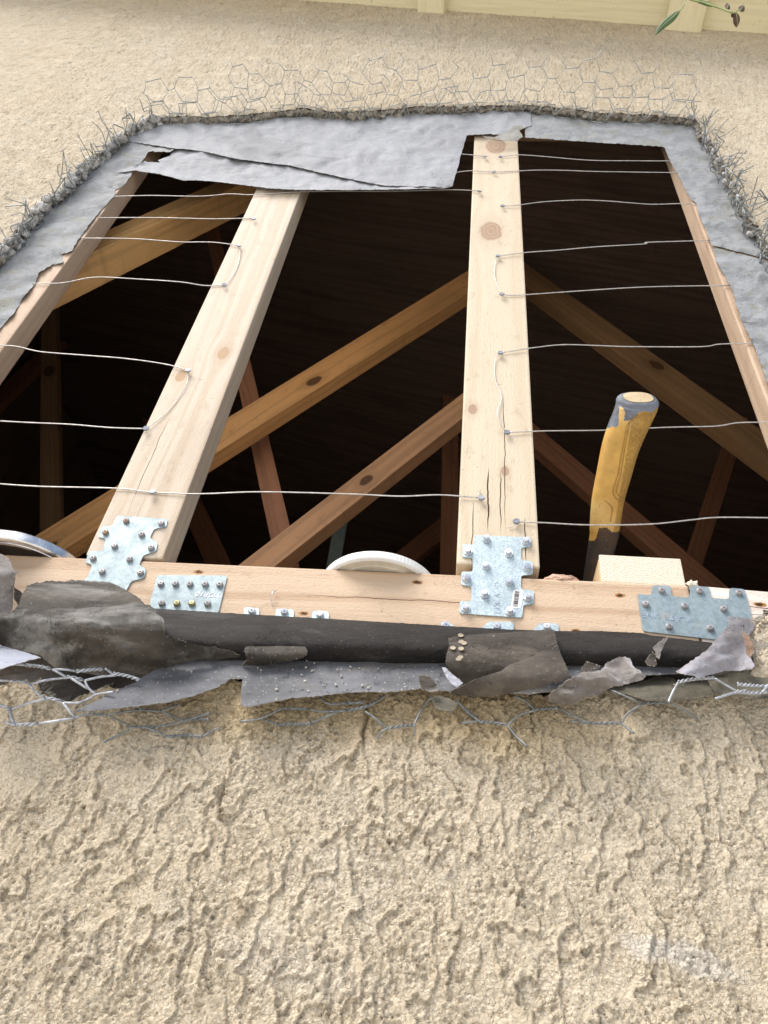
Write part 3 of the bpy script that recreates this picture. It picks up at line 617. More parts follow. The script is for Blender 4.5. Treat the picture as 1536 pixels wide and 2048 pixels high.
# ------------------------------------------------------------------ wires with their nails
WY = -.0022
def wirething(label, runs, nails, tail=()):
    e_ = empty('line_wire', P(*runs[0][0]), label, 'wire', 'line wires nailed across the opening')
    m_ = MB()
    for k, r in enumerate(runs):
        pts = smoothline([P(px, py+random.uniform(-.6, .6), WY-.0008*math.sin(i*1.7+k)) for i, (px, py) in enumerate(r)], 6)
        m_.tube(pts, .00062 if k and abs(r[0][0]-r[-1][0]) < 90 else .00085, 7)
    m_.build('strand', WIRE, e_)
    for q in nails: screw(e_, *q, -.0045, NAILD, 'nail', .0042)
D2 = lambda p: Z2(p); D1 = lambda p: Z1(p)
Wd = [
 ('topmost wire, short left piece ending at a nail on the centre stud', [D2([(290, 616), (355, 620), (405, 626)])], D2([(405, 626)])),
 ('topmost wire running right from a nail on the centre stud', [D2([(466, 628), (535, 620), (640, 626), (820, 640), (1000, 643), (1170, 644)])], D2([(466, 628)])),
 ('second wire from the top, crossing the centre stud in both directions', [D2([(280, 692), (350, 682), (440, 687), (610, 680), (720, 681), (830, 686), (1010, 689), (1200, 692)])], D2([(440, 687)])),
 ('wire passing just below the hem of the hanging paper, ending on the centre stud', [D1([(430, 788), (600, 783), (800, 786), (920, 776), (1010, 780), (1220, 768), (1600, 765), (1800, 760), (1918, 764)])], D1([(1918, 766)])),
 ('third wire in the right bay, from the nail above the big knot', [D2([(472, 824), (530, 822), (640, 808), (780, 801), (900, 805), (1060, 818), (1170, 814), (1250, 814)])], D2([(474, 824)])),
 ('wire crossing the orange brace to a nail near the top of the leaning stud', [D1([(395, 872), (640, 872), (850, 876), (1016, 873)])], D1([(1016, 874)])),
 ('wire in the left bay that turns down the leaning stud as a bracket', [D1([(320, 954), (530, 954), (720, 968), (850, 970), (956, 982)]), D1([(956, 982), (960, 1010), (952, 1060), (925, 1110), (897, 1139)]), D1([(130, 1135), (250, 1132), (380, 1110), (550, 1116), (720, 1128), (820, 1142), (897, 1139)])], D1([(956, 983), (897, 1139)])),
 ('kinked right bay wire with a loop just below the big knot', [D2([(456, 1024), (560, 1010), (700, 1000), (850, 988), (1040, 976), (1052, 970), (1200, 966), (1320, 962)]), D2([(456, 1024), (444, 1060), (446, 1120), (472, 1177)]), D2([(472, 1177), (530, 1180), (780, 1163), (1050, 1147), (1390, 1142)])], D2([(456, 1024), (472, 1177)])),
 ('wire in the left bay slanting down the stud between two nails', [[(-30, 690), (30, 692), (80, 703), (160, 710), (250, 717), (330, 728), (376, 741)], [(376, 741), (374, 765), (350, 805), (318, 838), (292, 857)], [(-30, 841), (60, 845), (140, 849), (220, 855), (292, 857)]], [(376, 741), (292, 857)]),
 ('right bay wire with a long wavy loop halfway down the centre stud', [[(1001, 706), (1060, 697), (1125, 690), (1200, 691), (1260, 693), (1400, 694), (1440, 688), (1520, 686)], [(1001, 706), (990, 722), (991, 760), (1003, 795), (995, 830), (1014, 865)], [(1014, 865), (1090, 862), (1215, 860), (1330, 855), (1430, 852), (1480, 845), (1570, 845)]], [(1001, 706), (1014, 865)]),
 ('long lowest wire crossing the leaning stud and ending on the centre stud', [[(-30, 966), (80, 973), (230, 977), (305, 984), (400, 988), (520, 984), (700, 988), (800, 992), (880, 990), (960, 995)], [(962, 996), (957, 988), (960, 981)]], [(305, 984), (963, 996)]),
 ('lowest wire in the right bay passing in front of the yellow handle', [[(1033, 1043), (1090, 1046), (1180, 1050), (1300, 1048), (1380, 1040), (1440, 1035), (1570, 1036)], [(1033, 1043), (1028, 1050), (1017, 1056)]], [(1033, 1043)])]
for a_ in Wd: wirething(*a_)
# ------------------------------------------------------------------ sheets of building paper
def sheet(name, outline, yf, mat, label=None, cat='building paper', step=6.0, th=.0006, jag=1.2, seed=0, group=None, wr=.0012, wrs=.05, parent=None, edge=None):
    pts = []; n = len(outline)
    for i in range(n):
        a_, b_ = outline[i], outline[(i+1) % n]; L = math.hypot(b_[0]-a_[0], b_[1]-a_[1]); k = max(1, int(L/(step*.5)))
        for j in range(k):
            t = j/k; pts.append((a_[0]+(b_[0]-a_[0])*t, a_[1]+(b_[1]-a_[1])*t))
    cx = sum(p[0] for p in pts)/len(pts)
    pts = [(x+jag*(nz(x*.13+seed, y*.13)+.7*nz(x*.45, y*.45+seed)), y+jag*(nz(x*.13, y*.13+seed+5)+.7*nz(x*.45+9, y*.45))) for x, y in pts]
    arr = np.array(pts); x0, y0 = arr.min(0); x1, y1 = arr.max(0)
    gx, gy = np.meshgrid(np.arange(x0+step/2, x1, step), np.arange(y0+step/2, y1, step)); gx = gx.ravel()+rng.uniform(-.25, .25, gx.size)*step; gy = gy.ravel()+rng.uniform(-.25, .25, gy.size)*step
    ins = inpoly(gx, gy, pts); gx, gy = gx[ins], gy[ins]
    if len(gx):
        ok = np.ones(len(gx), bool)
        for i in range(0, len(gx), 2000): ok[i:i+2000] = (((gx[i:i+2000, None]-arr[None, :, 0])**2+(gy[i:i+2000, None]-arr[None, :, 1])**2).min(1) > (step*.35)**2)
        gx, gy = gx[ok], gy[ok]
    V2 = [Vector(p) for p in pts]+[Vector((float(a_), float(b_))) for a_, b_ in zip(gx, gy)]
    nb = len(pts); r_ = delaunay_2d_cdt(V2, [(i, (i+1) % nb) for i in range(nb)], [], 1, 1e-4)
    bm = bmesh.new(); vs = []
    for p in r_[0]:
        y = yf(p.x, p.y)+wr*(nz(p.x*wrs*.35+seed, p.y*wrs)+.5*nz(p.x*wrs*1.3, p.y*wrs*2.5+seed)-.9*abs(nz(p.x*wrs*.9+seed*2, p.y*wrs*1.2))-.35*abs(nz(p.x*wrs*3+seed, p.y*wrs*3.4)))
        vs.append(bm.verts.new(P(p.x, p.y, y)))
    for f in r_[2]:
        try: bm.faces.new([vs[i] for i in f])
        except ValueError: pass
    bmesh.ops.recalc_face_normals(bm, faces=bm.faces[:])
    if bm.faces and sum(f.normal.y for f in bm.faces) > 0: bmesh.ops.reverse_faces(bm, faces=bm.faces[:])
    bmesh.ops.solidify(bm, geom=bm.faces[:], thickness=th)
    for f in bm.faces:
        if min(e_.calc_length() for e_ in f.edges) < th*1.25: f.material_index = 1
    o = bmo(name, bm, [mat, edge or EDGE], parent, smooth=False)
    o.data.polygons.foreach_set('use_smooth', [True]*len(o.data.polygons))
    try: o.data.set_sharp_from_angle(angle=math.radians(50))
    except Exception: pass
    if label: tag(o, label, cat, group)
    return o
FW = mat_felt('weathered_pale_paper', (.30, .31, .33), (.37, .385, .41), (.26, .265, .28), speck=.10, bumpd=.004, scale=7, crack=.06, sx=1.0)
FG = mat_felt('grey_jamb_paper', (.24, .25, .26), (.32, .335, .35), (.27, .27, .22), speck=.2, bumpd=.005, crack=.1, sx=1.0)
FS = mat_felt('grey_felt_strip', (.10, .104, .112), (.17, .174, .186), (.14, .13, .12), speck=.6)
FD = mat_felt('dark_brown_felt', (.040, .033, .027), (.085, .072, .06), (.13, .11, .085), speck=.2)
FK = mat_felt('black_felt', (.012, .010, .009), (.024, .021, .019), (.045, .042, .04), speck=.10)
FM = mat_felt('mottled_felt', (.020, .017, .013), (.085, .073, .06), (.29, .28, .262), speck=.25, scale=12)
FO = mat_felt('olive_felt', (.065, .058, .042), (.13, .12, .09), None, speck=.3)
FT = mat_felt('torn_grey_felt', (.12, .105, .09), (.24, .22, .21), (.40, .40, .42), speck=.4, scale=30)
EDGE = mat_mortar('torn_fibre_edge', (.22, .19, .15), (.40, .36, .30))
T_ = lambda a_, b_, x: max(0.0, min(1.0, (x-a_)/(b_-a_)))
# top papers
def xyslope(y0): return lambda x, y: y0
sheet('building_paper', [(236, 250), (300, 225), (420, 215), (600, 204), (800, 204), (1062, 200), (1062, 250), (1036, 262), (1020, 271), (980, 268), (934, 270), (925, 300), (914, 340), (905, 372), (890, 374), (768, 371), (700, 358), (575, 330), (480, 319), (410, 303), (370, 298), (350, 297), (300, 289), (262, 284)],
      lambda x, y: -.0040-.006*T_(285, 368, y)**1.5, FW, 'pale grey sheet of paper across the top, over the hanging torn hem', seed=1, wr=.0045, wrs=.035, step=6)
sheet('building_paper', [(352, 292), (372, 290), (480, 306), (600, 320), (768, 345), (895, 345), (906, 372), (890, 376), (768, 379), (690, 380), (590, 379), (530, 376), (475, 368), (430, 363), (390, 360), (365, 361), (350, 356), (320, 348), (270, 341), (225, 346), (268, 331), (290, 323), (320, 325), (316, 320), (340, 311)],
      lambda x, y: -.0018-.009*T_(335, 380, y)**2-.006*T_(330, 225, x), FW, 'torn pale paper hanging over the left bay with a ragged pointed corner', seed=2, wr=.004, wrs=.045, step=5)
jam = Z3([(1145, 395), (1100, 460), (1010, 560), (960, 650), (890, 690), (870, 745), (770, 850), (650, 1000), (590, 1090), (545, 1160), (470, 1185), (490, 1250), (400, 1265), (300, 1325), (270, 1410), (190, 1500), (120, 1620), (0, 1760)])
sheet('building_paper', [(240, 250), (262, 284), (350, 297), (343, 303)]+jam+[(-60, 740), (-120, 660), (-60, 520), (-10, 480), (60, 410), (120, 350), (190, 285)],
      lambda x, y: -.0030-.0022*math.sin(y*.16+x*.03)*.8, FG, 'rippled grey paper with a ragged inner edge down the left side of the opening', seed=3, wr=.0022, wrs=.06, step=6, jag=2.2)
rin = ZR([(710, 375), (760, 490), (830, 610), (880, 720), (930, 800), (962, 815), (985, 910), (1060, 1080), (1085, 1152)])
rin2 = ZR([(1096, 1168), (1130, 1290), (1195, 1410), (1240, 1480), (1290, 1640), (1340, 1790), (1400, 1900), (1440, 1990)])
sheet('building_paper', [(1050, 275), (1100, 278), (1200, 285), (1325, 293)]+rin+[(1530, 517), (1590, 530), (1560, 440), (1450, 260), (1420, 215), (1200, 205), (1050, 200)],
      lambda x, y: -.0032-.002*math.sin(y*.14-x*.02)*T_(1330, 1400, x), FG, 'rippled grey paper over the upper right corner of the opening', seed=4, wr=.0022, wrs=.05, step=6, jag=1.4)
sheet('building_paper', rin2+[(1540, 780), (1620, 900), (1700, 760), (1620, 560), (1532, 521)],
      lambda x, y: -.0030-.002*math.sin(y*.14-x*.02), FG, 'rippled grey paper below the dark slit on the right side of the opening', seed=5, wr=.0022, wrs=.05, step=6, jag=1.6)
sheet('paper_curl', Z2([(395, 545), (440, 548), (490, 530), (520, 500), (550, 500), (562, 512), (540, 520), (556, 545), (530, 565), (470, 560), (410, 552)]), lambda x, y: -.012-.012*T_(285, 250, y), mat_felt('curl_paper', (.28, .27, .24), (.42, .41, .38)), 'small crumpled grey tear sticking out above the centre stud', 'torn paper', seed=6, step=3)
# bottom felts
sheet('felt_backing', [(-80, 1235), (400, 1250), (900, 1275), (1300, 1300), (1560, 1310), (1600, 1440), (1200, 1440), (500, 1440), (-80, 1440)], lambda x, y: -.0025, FD, 'dark felt lying flat behind the torn pieces under the sill', 'roofing felt', seed=8, step=12, wr=.001)
sheet('felt_roll', [(300, 1216), (440, 1225), (650, 1237), (850, 1249), (1000, 1258), (1110, 1262), (1200, 1262), (1283, 1266), (1300, 1270), (1440, 1287), (1440, 1335), (1150, 1330), (900, 1326), (480, 1325), (300, 1320)],
      lambda x, y: -.0035-.032*math.sin(math.pi*T_(1218+.045*(x-300), 1330+.02*(x-300), y)*.97)**.9, FK, 'long smooth black felt roll running under the sill', 'roofing felt', seed=9, step=7, jag=.7, wr=.0008)
strip = Z5([(430, 1268), (560, 1265), (780, 1240), (1000, 1215), (1180, 1170), (1310, 1120), (1390, 1070), (1450, 1072), (1452, 1100), (1446, 1150), (1448, 1225), (1462, 1238)])+Z6([(62, 1222), (180, 1195), (300, 1170), (440, 1160), (640, 1137), (780, 1132), (850, 1137), (980, 1125), (1080, 1112), (1240, 1130)])+[(1010, 1385), (1060, 1388), (1110, 1382), (1200, 1370), (1290, 1350), (1350, 1348), (1420, 1338), (1480, 1330), (1475, 1322), (1400, 1319), (1300, 1318), (1160, 1316), (1000, 1313), (900, 1311), (700, 1310), (620, 1311), (482, 1312), (440, 1313), (403, 1317), (360, 1328), (313, 1338), (300, 1345), (270, 1365), (227, 1383), (187, 1405)]
sheet('felt_strip', strip, lambda x, y: -.014-.038*T_(1308, 1415, y), FS, 'long blue grey felt strip folded out over the broken stucco lip', 'roofing felt', seed=10, step=6, jag=1.6, wr=.0022, wrs=.035)
big = Z5([(-60, 700), (0, 700), (80, 662), (112, 630), (132, 562), (165, 512), (230, 492), (240, 500), (280, 484), (390, 488), (420, 478), (480, 482), (600, 487), (680, 500), (760, 540), (840, 590), (870, 625), (900, 630), (940, 662), (930, 680), (975, 710), (985, 800), (1080, 842), (1200, 872), (1300, 887), (1400, 912), (1445, 940), (1300, 960), (1200, 957), (1080, 985), (940, 1012), (880, 1050), (600, 1055), (330, 1010), (240, 930), (130, 900), (0, 870), (-60, 860)])
def yb_(x, y):
    t = T_(1163, 1350, y)
    return -.010-.052*math.sin(math.pi*(t**.7)*.96)**.9-.012*(1-t)*T_(340, 150, x)+.016*T_(330, 480, x)
sheet('felt_curl', big, yb_, FM, 'big mottled brown felt flap curling out over the sill at lower left', 'roofing felt', seed=11, step=6, jag=1.8, wr=.005, wrs=.022)
sheet('felt_curl', Z5([(640, 780), (690, 800), (760, 806), (850, 800), (990, 808), (985, 740), (975, 705), (930, 672), (900, 700), (880, 760), (780, 770)]), lambda x, y: -.052+.012*T_(1267, 1235, y), FM, 'small pale fold along the tip of the big mottled flap', 'roofing felt', seed=12, step=4, jag=1)
sheet('felt_scrap', [(-60, 1090), (0, 1107), (12, 1112), (20, 1120), (26, 1138), (36, 1143), (30, 1152), (27, 1175), (25, 1215), (18, 1225), (0, 1232), (-60, 1245)], lambda x, y: -.030-.012*math.sin(y*.04), FT, 'grey felt scrap standing up in front of the sill end at far left', 'roofing felt', seed=13, step=5)
sheet('felt_scrap', Z5([(82, 520), (120, 545), (150, 580), (172, 596), (140, 625), (112, 632), (84, 590)]), lambda x, y: -.040+.018*T_(28, 57, x), FD, 'tiny dark curl between the grey scrap and the big mottled flap', 'roofing felt', seed=14, step=3, jag=.8)
sheet('felt_scrap', [(-60, 1270), (0, 1290), (45, 1303), (82, 1315), (60, 1320), (20, 1332), (0, 1338), (-60, 1350)], lambda x, y: -.050-.03*T_(1285, 1340, y), mat_felt('bright_felt', (.30, .32, .38), (.42, .44, .50)), 'bright bluish felt corner pointing right at the lower left edge', 'roofing felt', seed=15, step=5)
sheet('felt_scrap', [(-60, 1345), (0, 1334), (60, 1318), (82, 1308), (98, 1312), (115, 1335), (90, 1336), (60, 1345), (20, 1350), (-60, 1368)], lambda x, y: -.036+.012*T_(1310, 1350, y), FD, 'brown dark felt below the bright bluish corner', 'roofing felt', seed=16, step=5)
sheet('felt_scrap', Z6([(22, 885), (50, 848), (110, 835), (180, 828), (210, 836), (340, 846), (382, 865), (400, 890), (396, 915), (350, 942), (250, 955), (120, 976), (10, 977), (42, 942)]), lambda x, y: -.022-.018*math.sin(math.pi*T_(1278, 1335, y)), FM, 'small brown curl lying on the grey strip, left of the lid', 'roofing felt', seed=17, step=4)
roll_a = Z7([(105, 615), (180, 606), (250, 600), (420, 590), (560, 579), (580, 582), (584, 606), (592, 640), (612, 700), (500, 720), (380, 745), (340, 775), (230, 800), (150, 838), (140, 815), (112, 770), (92, 730), (96, 690), (108, 650)])
flap = sheet('felt_roll', roll_a, lambda x, y: -.034-.018*math.sin(math.pi*T_(1258, 1375, y)), FD, 'dark brown upright felt flap with pale nail spots below the barcode plate', 'roofing felt', seed=18, step=5, jag=1.0)
sheet('felt_roll', Z7([(592, 640), (612, 700), (635, 750), (655, 795), (600, 818), (500, 842), (400, 862), (300, 880), (220, 882), (150, 872), (112, 866), (120, 855), (200, 815), (260, 790), (340, 765), (380, 735), (480, 700)]), lambda x, y: -.056-.016*math.sin(math.pi*T_(1300, 1395, y)), FD, 'dark brown rolled lower edge under the spotted felt flap', 'roofing felt', seed=19, step=5, jag=1.2)
for i, (u, v) in enumerate([(160, 605), (162, 634), (162, 665), (158, 703), (125, 662), (150, 712), (175, 640)]):
    q = Z7([(u, v)])[0]; sheet('glue_spot', [(q[0]+6.0*math.cos(t*.7)*(1+.2*nz(t, i)), q[1]+3.6*math.sin(t*.7)) for t in range(9)], lambda x, y: -.0368-.018*math.sin(math.pi*T_(1258, 1375, y)), mat_felt('tan_spot', (.34, .28, .20), (.46, .40, .30)) if i == 0 else bpy.data.materials['tan_spot'], None, seed=i, step=2, jag=.5, wr=0, parent=flap, th=.0003, edge=bpy.data.materials['tan_spot'])
sheet('felt_scrap', Z6([(1190, 985), (1215, 990), (1245, 1020), (1320, 1080), (1280, 1108), (1240, 1080), (1215, 1040)]), lambda x, y: -.052, mat_felt('light_fold', (.36, .37, .42), (.48, .50, .56)), 'pale bluish sliver beside the spotted flap', 'roofing felt', seed=20, step=3, jag=.8)
sheet('felt_scrap', Z7([(552, 885), (560, 870), (585, 845), (640, 808), (700, 772), (790, 762), (812, 728), (870, 702), (915, 706), (935, 745), (990, 790), (975, 806), (900, 825), (830, 842), (780, 872), (700, 890), (660, 922), (590, 912), (556, 905)]), lambda x, y: -.055-.018*math.sin(math.pi*T_(1310, 1412, y))+.014*nz(x*.02, y*.03, 4), FT, 'crumpled torn grey felt tongue hanging over the stucco lip', 'roofing felt', seed=21, step=4, jag=2.4, wr=.0032, wrs=.05)
sheet('felt_scrap', Z7([(690, 772), (706, 745), (722, 720), (760, 733), (785, 742), (778, 752)]), lambda x, y: -.05, FD, 'tiny dark pointed felt tip above the torn grey tongue', 'roofing felt', seed=22, step=3, jag=.8)
twist = ZB([(690, 1020), (760, 975), (870, 895), (960, 840), (1050, 740), (1100, 680), (1180, 600), (1175, 512), (1240, 525), (1300, 520), (1390, 555), (1410, 600), (1395, 660), (1340, 690), (1395, 760), (1415, 840), (1370, 885), (1415, 960), (1390, 1000), (1250, 1010), (1130, 1020), (1000, 1050), (900, 1085), (850, 1060), (740, 1040)])
sheet('felt_scrap', twist, lambda x, y: -.022-.030*T_(1230, 1350, y)-.012*math.sin((x-1350)*.03+(y-1300)*.02), mat_felt('blue_grey_felt', (.25, .23, .23), (.36, .35, .38), (.42, .43, .50), speck=.5), 'twisted blue grey felt tail rising over the right end of the grey strip', 'roofing felt', seed=23, step=4, jag=1.6, wr=.004, wrs=.03)
sheet('felt_scrap', ZB([(1290, 640), (1350, 690), (1395, 760), (1415, 830), (1372, 890), (1340, 850), (1330, 760)]), lambda x, y: -.060, mat_felt('rusty_felt', (.20, .12, .08), (.30, .20, .14)), 'rusty brown fold on the back of the twisted felt tail', 'roofing felt', seed=31, step=3, jag=1)
sheet('felt_scrap', ZB([(635, 690), (600, 750), (560, 830), (545, 905), (515, 890), (508, 840), (480, 800), (540, 745)]), lambda x, y: -.040, FT, 'small upright grey felt spike in front of the black roll', 'roofing felt', seed=24, step=3, jag=.8)
sheet('felt_scrap', ZB([(410, 925), (460, 860), (480, 830), (510, 880), (520, 960), (500, 975), (430, 960)]), lambda x, y: -.048, FD, 'tiny dark felt flake at the foot of the grey spike', 'roofing felt', seed=25, step=3, jag=.8)
sheet('felt_scrap', ZB([(100, 1150), (240, 1145), (330, 1130), (430, 1090), (520, 1062), (660, 1068), (700, 1110), (760, 1095), (970, 1075), (1040, 1180), (1050, 1235), (860, 1260), (620, 1295), (420, 1275), (260, 1230), (140, 1200)]), lambda x, y: -.012-.030*T_(1352, 1400, y), FO, 'olive felt piece tucked above the lip between two torn tails', 'roofing felt', seed=26, step=4, jag=1.4, wr=.003)
sheet('felt_scrap', ZB([(975, 1078), (1100, 1050), (1250, 1020), (1400, 990), (1600, 960), (1600, 1280), (1400, 1260), (1060, 1225), (1010, 1150)]), lambda x, y: -.016-.030*T_(1340, 1400, y), FO, 'olive felt piece at the lower right edge under the twisted tail', 'roofing felt', seed=27, step=4, jag=1.4, wr=.003)
sheet('felt_scrap', Z6([(1055, 1040), (1085, 1030), (1130, 1050), (1165, 1090), (1170, 1128), (1130, 1135), (1075, 1118), (1060, 1080)]), lambda x, y: -.056, FM, 'small brown oval flake standing at the left foot of the spotted flap', 'roofing felt', seed=28, step=3, jag=1)
sheet('felt_scrap', Z6([(1130, 1165), (1170, 1155), (1240, 1175), (1285, 1200), (1270, 1240), (1240, 1250), (1180, 1235), (1140, 1200)]), lambda x, y: -.046-.01*T_(1390, 1420, y), FO, 'dark oval flake hanging on the stucco just below the lip', 'roofing felt', seed=29, step=3, jag=1)
sheet('felt_scrap', ZB([(1490, 560), (1560, 570), (1620, 600), (1620, 1000), (1420, 990), (1400, 900), (1380, 780), (1390, 640)]), lambda x, y: -.020, mat_mortar('muddy_stucco', (.40, .34, .22), (.56, .48, .32)), 'muddy yellowish slab of stucco at the right end of the sill', 'stucco piece', seed=30, step=5, jag=3, th=.006, wr=.004)
# ------------------------------------------------------------------ stucco netting
def hexnet(name, base, T, label, seed, mat, cell=.040, rad=.0009, crump=.006, keep=.97, lift=.25, out0=-.004, rag=.35, sx=1.0):
    rd = random.Random(seed); m_ = MB(); L = (len(base)-1)*.002; H = cell*.75; wv = cell*.5; q = cell*.25
    nj = int(L/H); ni = int(T/wv)
    def pos(i, j):
        s = j*H+(q if (i+j) % 2 == 0 else 0); t = i*wv
        k = min(len(base)-1, max(0, int(s/.002))); b = base[k]; ind = (CEN-b); ind.y = 0; ind.normalize()
        tt = t/T; p = b+ind*(.012-.010*tt)
        p = Vector((p.x, out0-t*(1-.12*tt), p.z+lift*t*tt))
        c = crump*(.5+tt*1.3)
        return p+Vector((nz(i*.9+seed, j*.7), .8*nz(i*.8, j*.9+seed), nz(i*.7+9, j*.8+seed)))*c*2.2
    pj = {}
    def V_(i, j):
        if (i, j) not in pj: pj[(i, j)] = pos(i, j)+Vector((rd.uniform(-1, 1), rd.uniform(-1, 1), rd.uniform(-1, 1)))*crump*.35
        return pj[(i, j)]
    top_i = {j: ni-(1 if rd.random() < rag else 0)-(1 if rd.random() < rag*.6 else 0) for j in range(nj+2)}
    for j in range(nj):
        for i in range(ni+1):
            lim = top_i[j]
            if i > lim: continue
            a_ = V_(i, j)
            if i < lim or rd.random() < .5:
                if rd.random() < keep:
                    b = V_(i+1, j); fr = 1.0 if i < lim else rd.uniform(.4, .9)
                    b = a_.lerp(b, fr); mid = (a_+b)/2+Vector((rd.uniform(-1, 1), rd.uniform(-1, 1), rd.uniform(-1, 1)))*cell*.04
                    m_.tube([a_, mid, b], rad, 5)
            if (i+j) % 2 == 0 and rd.random() < keep and i <= top_i.get(j+1, 0):
                b = V_(i, j+1); m_.tube([a_, (a_+b)/2, b], rad*1.35, 5)
    return m_, lambda: tag(m_.build(name, mat), label, 'wire netting', 'rusty stucco netting around the hole')
iL = [q for q in TOPR if q.x < -.70]; iT = [q for q in TOPR if -.74 <= q.x <= .485 and q.z > 1.74]; iR = [q for q in TOPR if q.x > .47]
m_, fin = hexnet('wire_netting', iT, .135, 'hexagonal wire netting fringe sticking out along the top of the hole', 3, NETT, cell=.052, crump=.0035, lift=.12, rag=.6, rad=.0007); fin()
m_, fin = hexnet('wire_netting', iT, .088, 'second layer of netting hugging the top broken edge', 9, NETT, cell=.050, crump=.005, lift=-.05, keep=.92, rad=.0007); fin()
def spikes(m_, pts, n, seed, l0_, l1_, out):
    rd = random.Random(seed)
    for i in range(n):
        b = rd.choice(pts); ind = (CEN-b); ind.y = 0; ind.normalize()
        a_ = b+ind*rd.uniform(-.004, .020); a_.y = rd.uniform(-.028, -.004)
        d = Vector((rd.uniform(-.7, .7)+out[0], -1*rd.uniform(.3, 1.2)+out[1], rd.uniform(-.5, .7)+out[2])).normalized()*rd.uniform(l0_, l1_)
        k = Vector((rd.uniform(-1, 1), rd.uniform(-1, 1), rd.uniform(-1, 1)))*.012
        m_.tube(smoothline([a_, a_+d*.5+k, a_+d+k*rd.uniform(-1, 1)], 3), .0008, 5)
m_, fin = hexnet('wire_netting', iT, .11, 'third overlapping layer of fine netting along the top broken edge', 23, NETT, cell=.056, crump=.004, lift=.05, keep=.9, rad=.0007, rag=.6); fin()
m_, fin = hexnet('wire_netting', iL, .060, 'crumpled wire netting bunched along the grey rubble edge on the left', 5, NETM, cell=.036, crump=.012, lift=.1, keep=.9); spikes(m_, Lpts, 90, 4, .015, .045, (0, .2, 0)); spikes(m_, Lpts, 22, 14, .05, .075, (-.1, -.6, .2)); fin()
m_, fin = hexnet('wire_netting', iR, .060, 'dense tangle of cut netting wires along the right broken edge', 6, NETM, cell=.034, crump=.013, lift=.1, keep=.85); spikes(m_, Rpts, 150, 5, .015, .05, (.25, .2, .1)); spikes(m_, Rpts, 22, 15, .04, .075, (.35, -.5, .2)); fin()
# bottom netting, traced strand by strand, lying on the lip
bn = MB(); bn2 = MB()
def strand(pts, y=-.034, tw=False, r=.0010, tgt=bn):
    w3 = smoothline([P(px, py, y-.004*math.sin(i*1.3+px*.01)) for i, (px, py) in enumerate(pts)], 6)
    if not tw: tgt.tube(w3, r, 6); return
    fine = []
    for a_, b_ in zip(w3[:-1], w3[1:]):
        k = max(1, int((b_-a_).length/.0009))
        fine += [a_.lerp(b_, j/k) for j in range(k)]
    for ph in (0, math.pi):
        o_ = []; s = 0
        for i, p in enumerate(fine):
            t = (fine[min(i+1, len(fine)-1)]-fine[max(i-1, 0)]).normalized(); u = t.orthogonal().normalized(); v = t.cross(Vector((0, 1, 0))).normalized(); u = t.cross(v)
            s += .0009; an = s/.0075*2*math.pi+ph; o_.append(p+(u*math.cos(an)+v*math.sin(an))*r*.85)
        tgt.tube(o_, r*.8, 5)
for pts, tw in [([(0, 690), (90, 655), (190, 660)], 0), ([(190, 660), (310, 672), (385, 690)], 1), ([(400, 690), (480, 692), (560, 705)], 0), ([(560, 705), (650, 695), (760, 688)], 1), ([(830, 720), (930, 738), (1025, 770)], 1),
                ([(385, 690), (430, 715), (490, 748)], 0), ([(490, 745), (560, 755), (620, 772)], 1), ([(620, 772), (740, 745), (850, 735)], 0), ([(770, 685), (800, 705), (833, 735)], 0), ([(-20, 770), (100, 775)], 0), ([(100, 778), (200, 790)], 1), ([(225, 800), (300, 778), (400, 760), (490, 752)], 0),
                ([(200, 785), (230, 820), (260, 855), (330, 905)], 0), ([(330, 903), (400, 908), (470, 935)], 1), ([(470, 935), (570, 935), (650, 905), (700, 875), (830, 855)], 0), ([(620, 775), (650, 830), (700, 870)], 0), ([(330, 908), (200, 940), (80, 985)], 0), ([(-20, 950), (30, 965), (80, 985)], 1),
                ([(75, 980), (80, 1040), (110, 1100)], 0), ([(40, 1075), (110, 1100)], 0), ([(110, 1098), (200, 1095), (290, 1085)], 1), ([(290, 1085), (400, 1070), (550, 1045)], 0), ([(460, 935), (510, 1000), (550, 1040)], 0), ([(520, 755), (640, 830)], 0)]:
    strand(ZL(pts), -.045, bool(tw), .0012)
for pts, tw in [([(550, 1045), (600, 1025), (650, 1015)], 0), ([(650, 1015), (790, 1022)], 1), ([(790, 1022), (860, 1060), (960, 1108)], 0), ([(960, 1110), (1060, 1112), (1150, 1110)], 1), ([(1150, 1110), (1300, 1080), (1536, 1010)], 0), ([(960, 1112), (900, 1160), (820, 1190), (760, 1225)], 0),
                ([(1060, 1112), (1200, 1165), (1215, 1185)], 0), ([(1210, 1182), (1350, 1175), (1480, 1185)], 1), ([(1480, 1185), (1536, 1150), (1600, 1120)], 0), ([(1000, 960), (1050, 985), (1180, 995)], 0), ([(1180, 995), (1250, 1030), (1340, 1065)], 0), ([(1340, 1065), (1440, 1055), (1536, 1060)], 1), ([(1180, 995), (1300, 950)], 0), ([(800, 1020), (1000, 990), (1180, 996)], 0)]:
    strand(ZL(pts), -.031, bool(tw), .0010, bn if pts[0][0] < 600 else bn2)
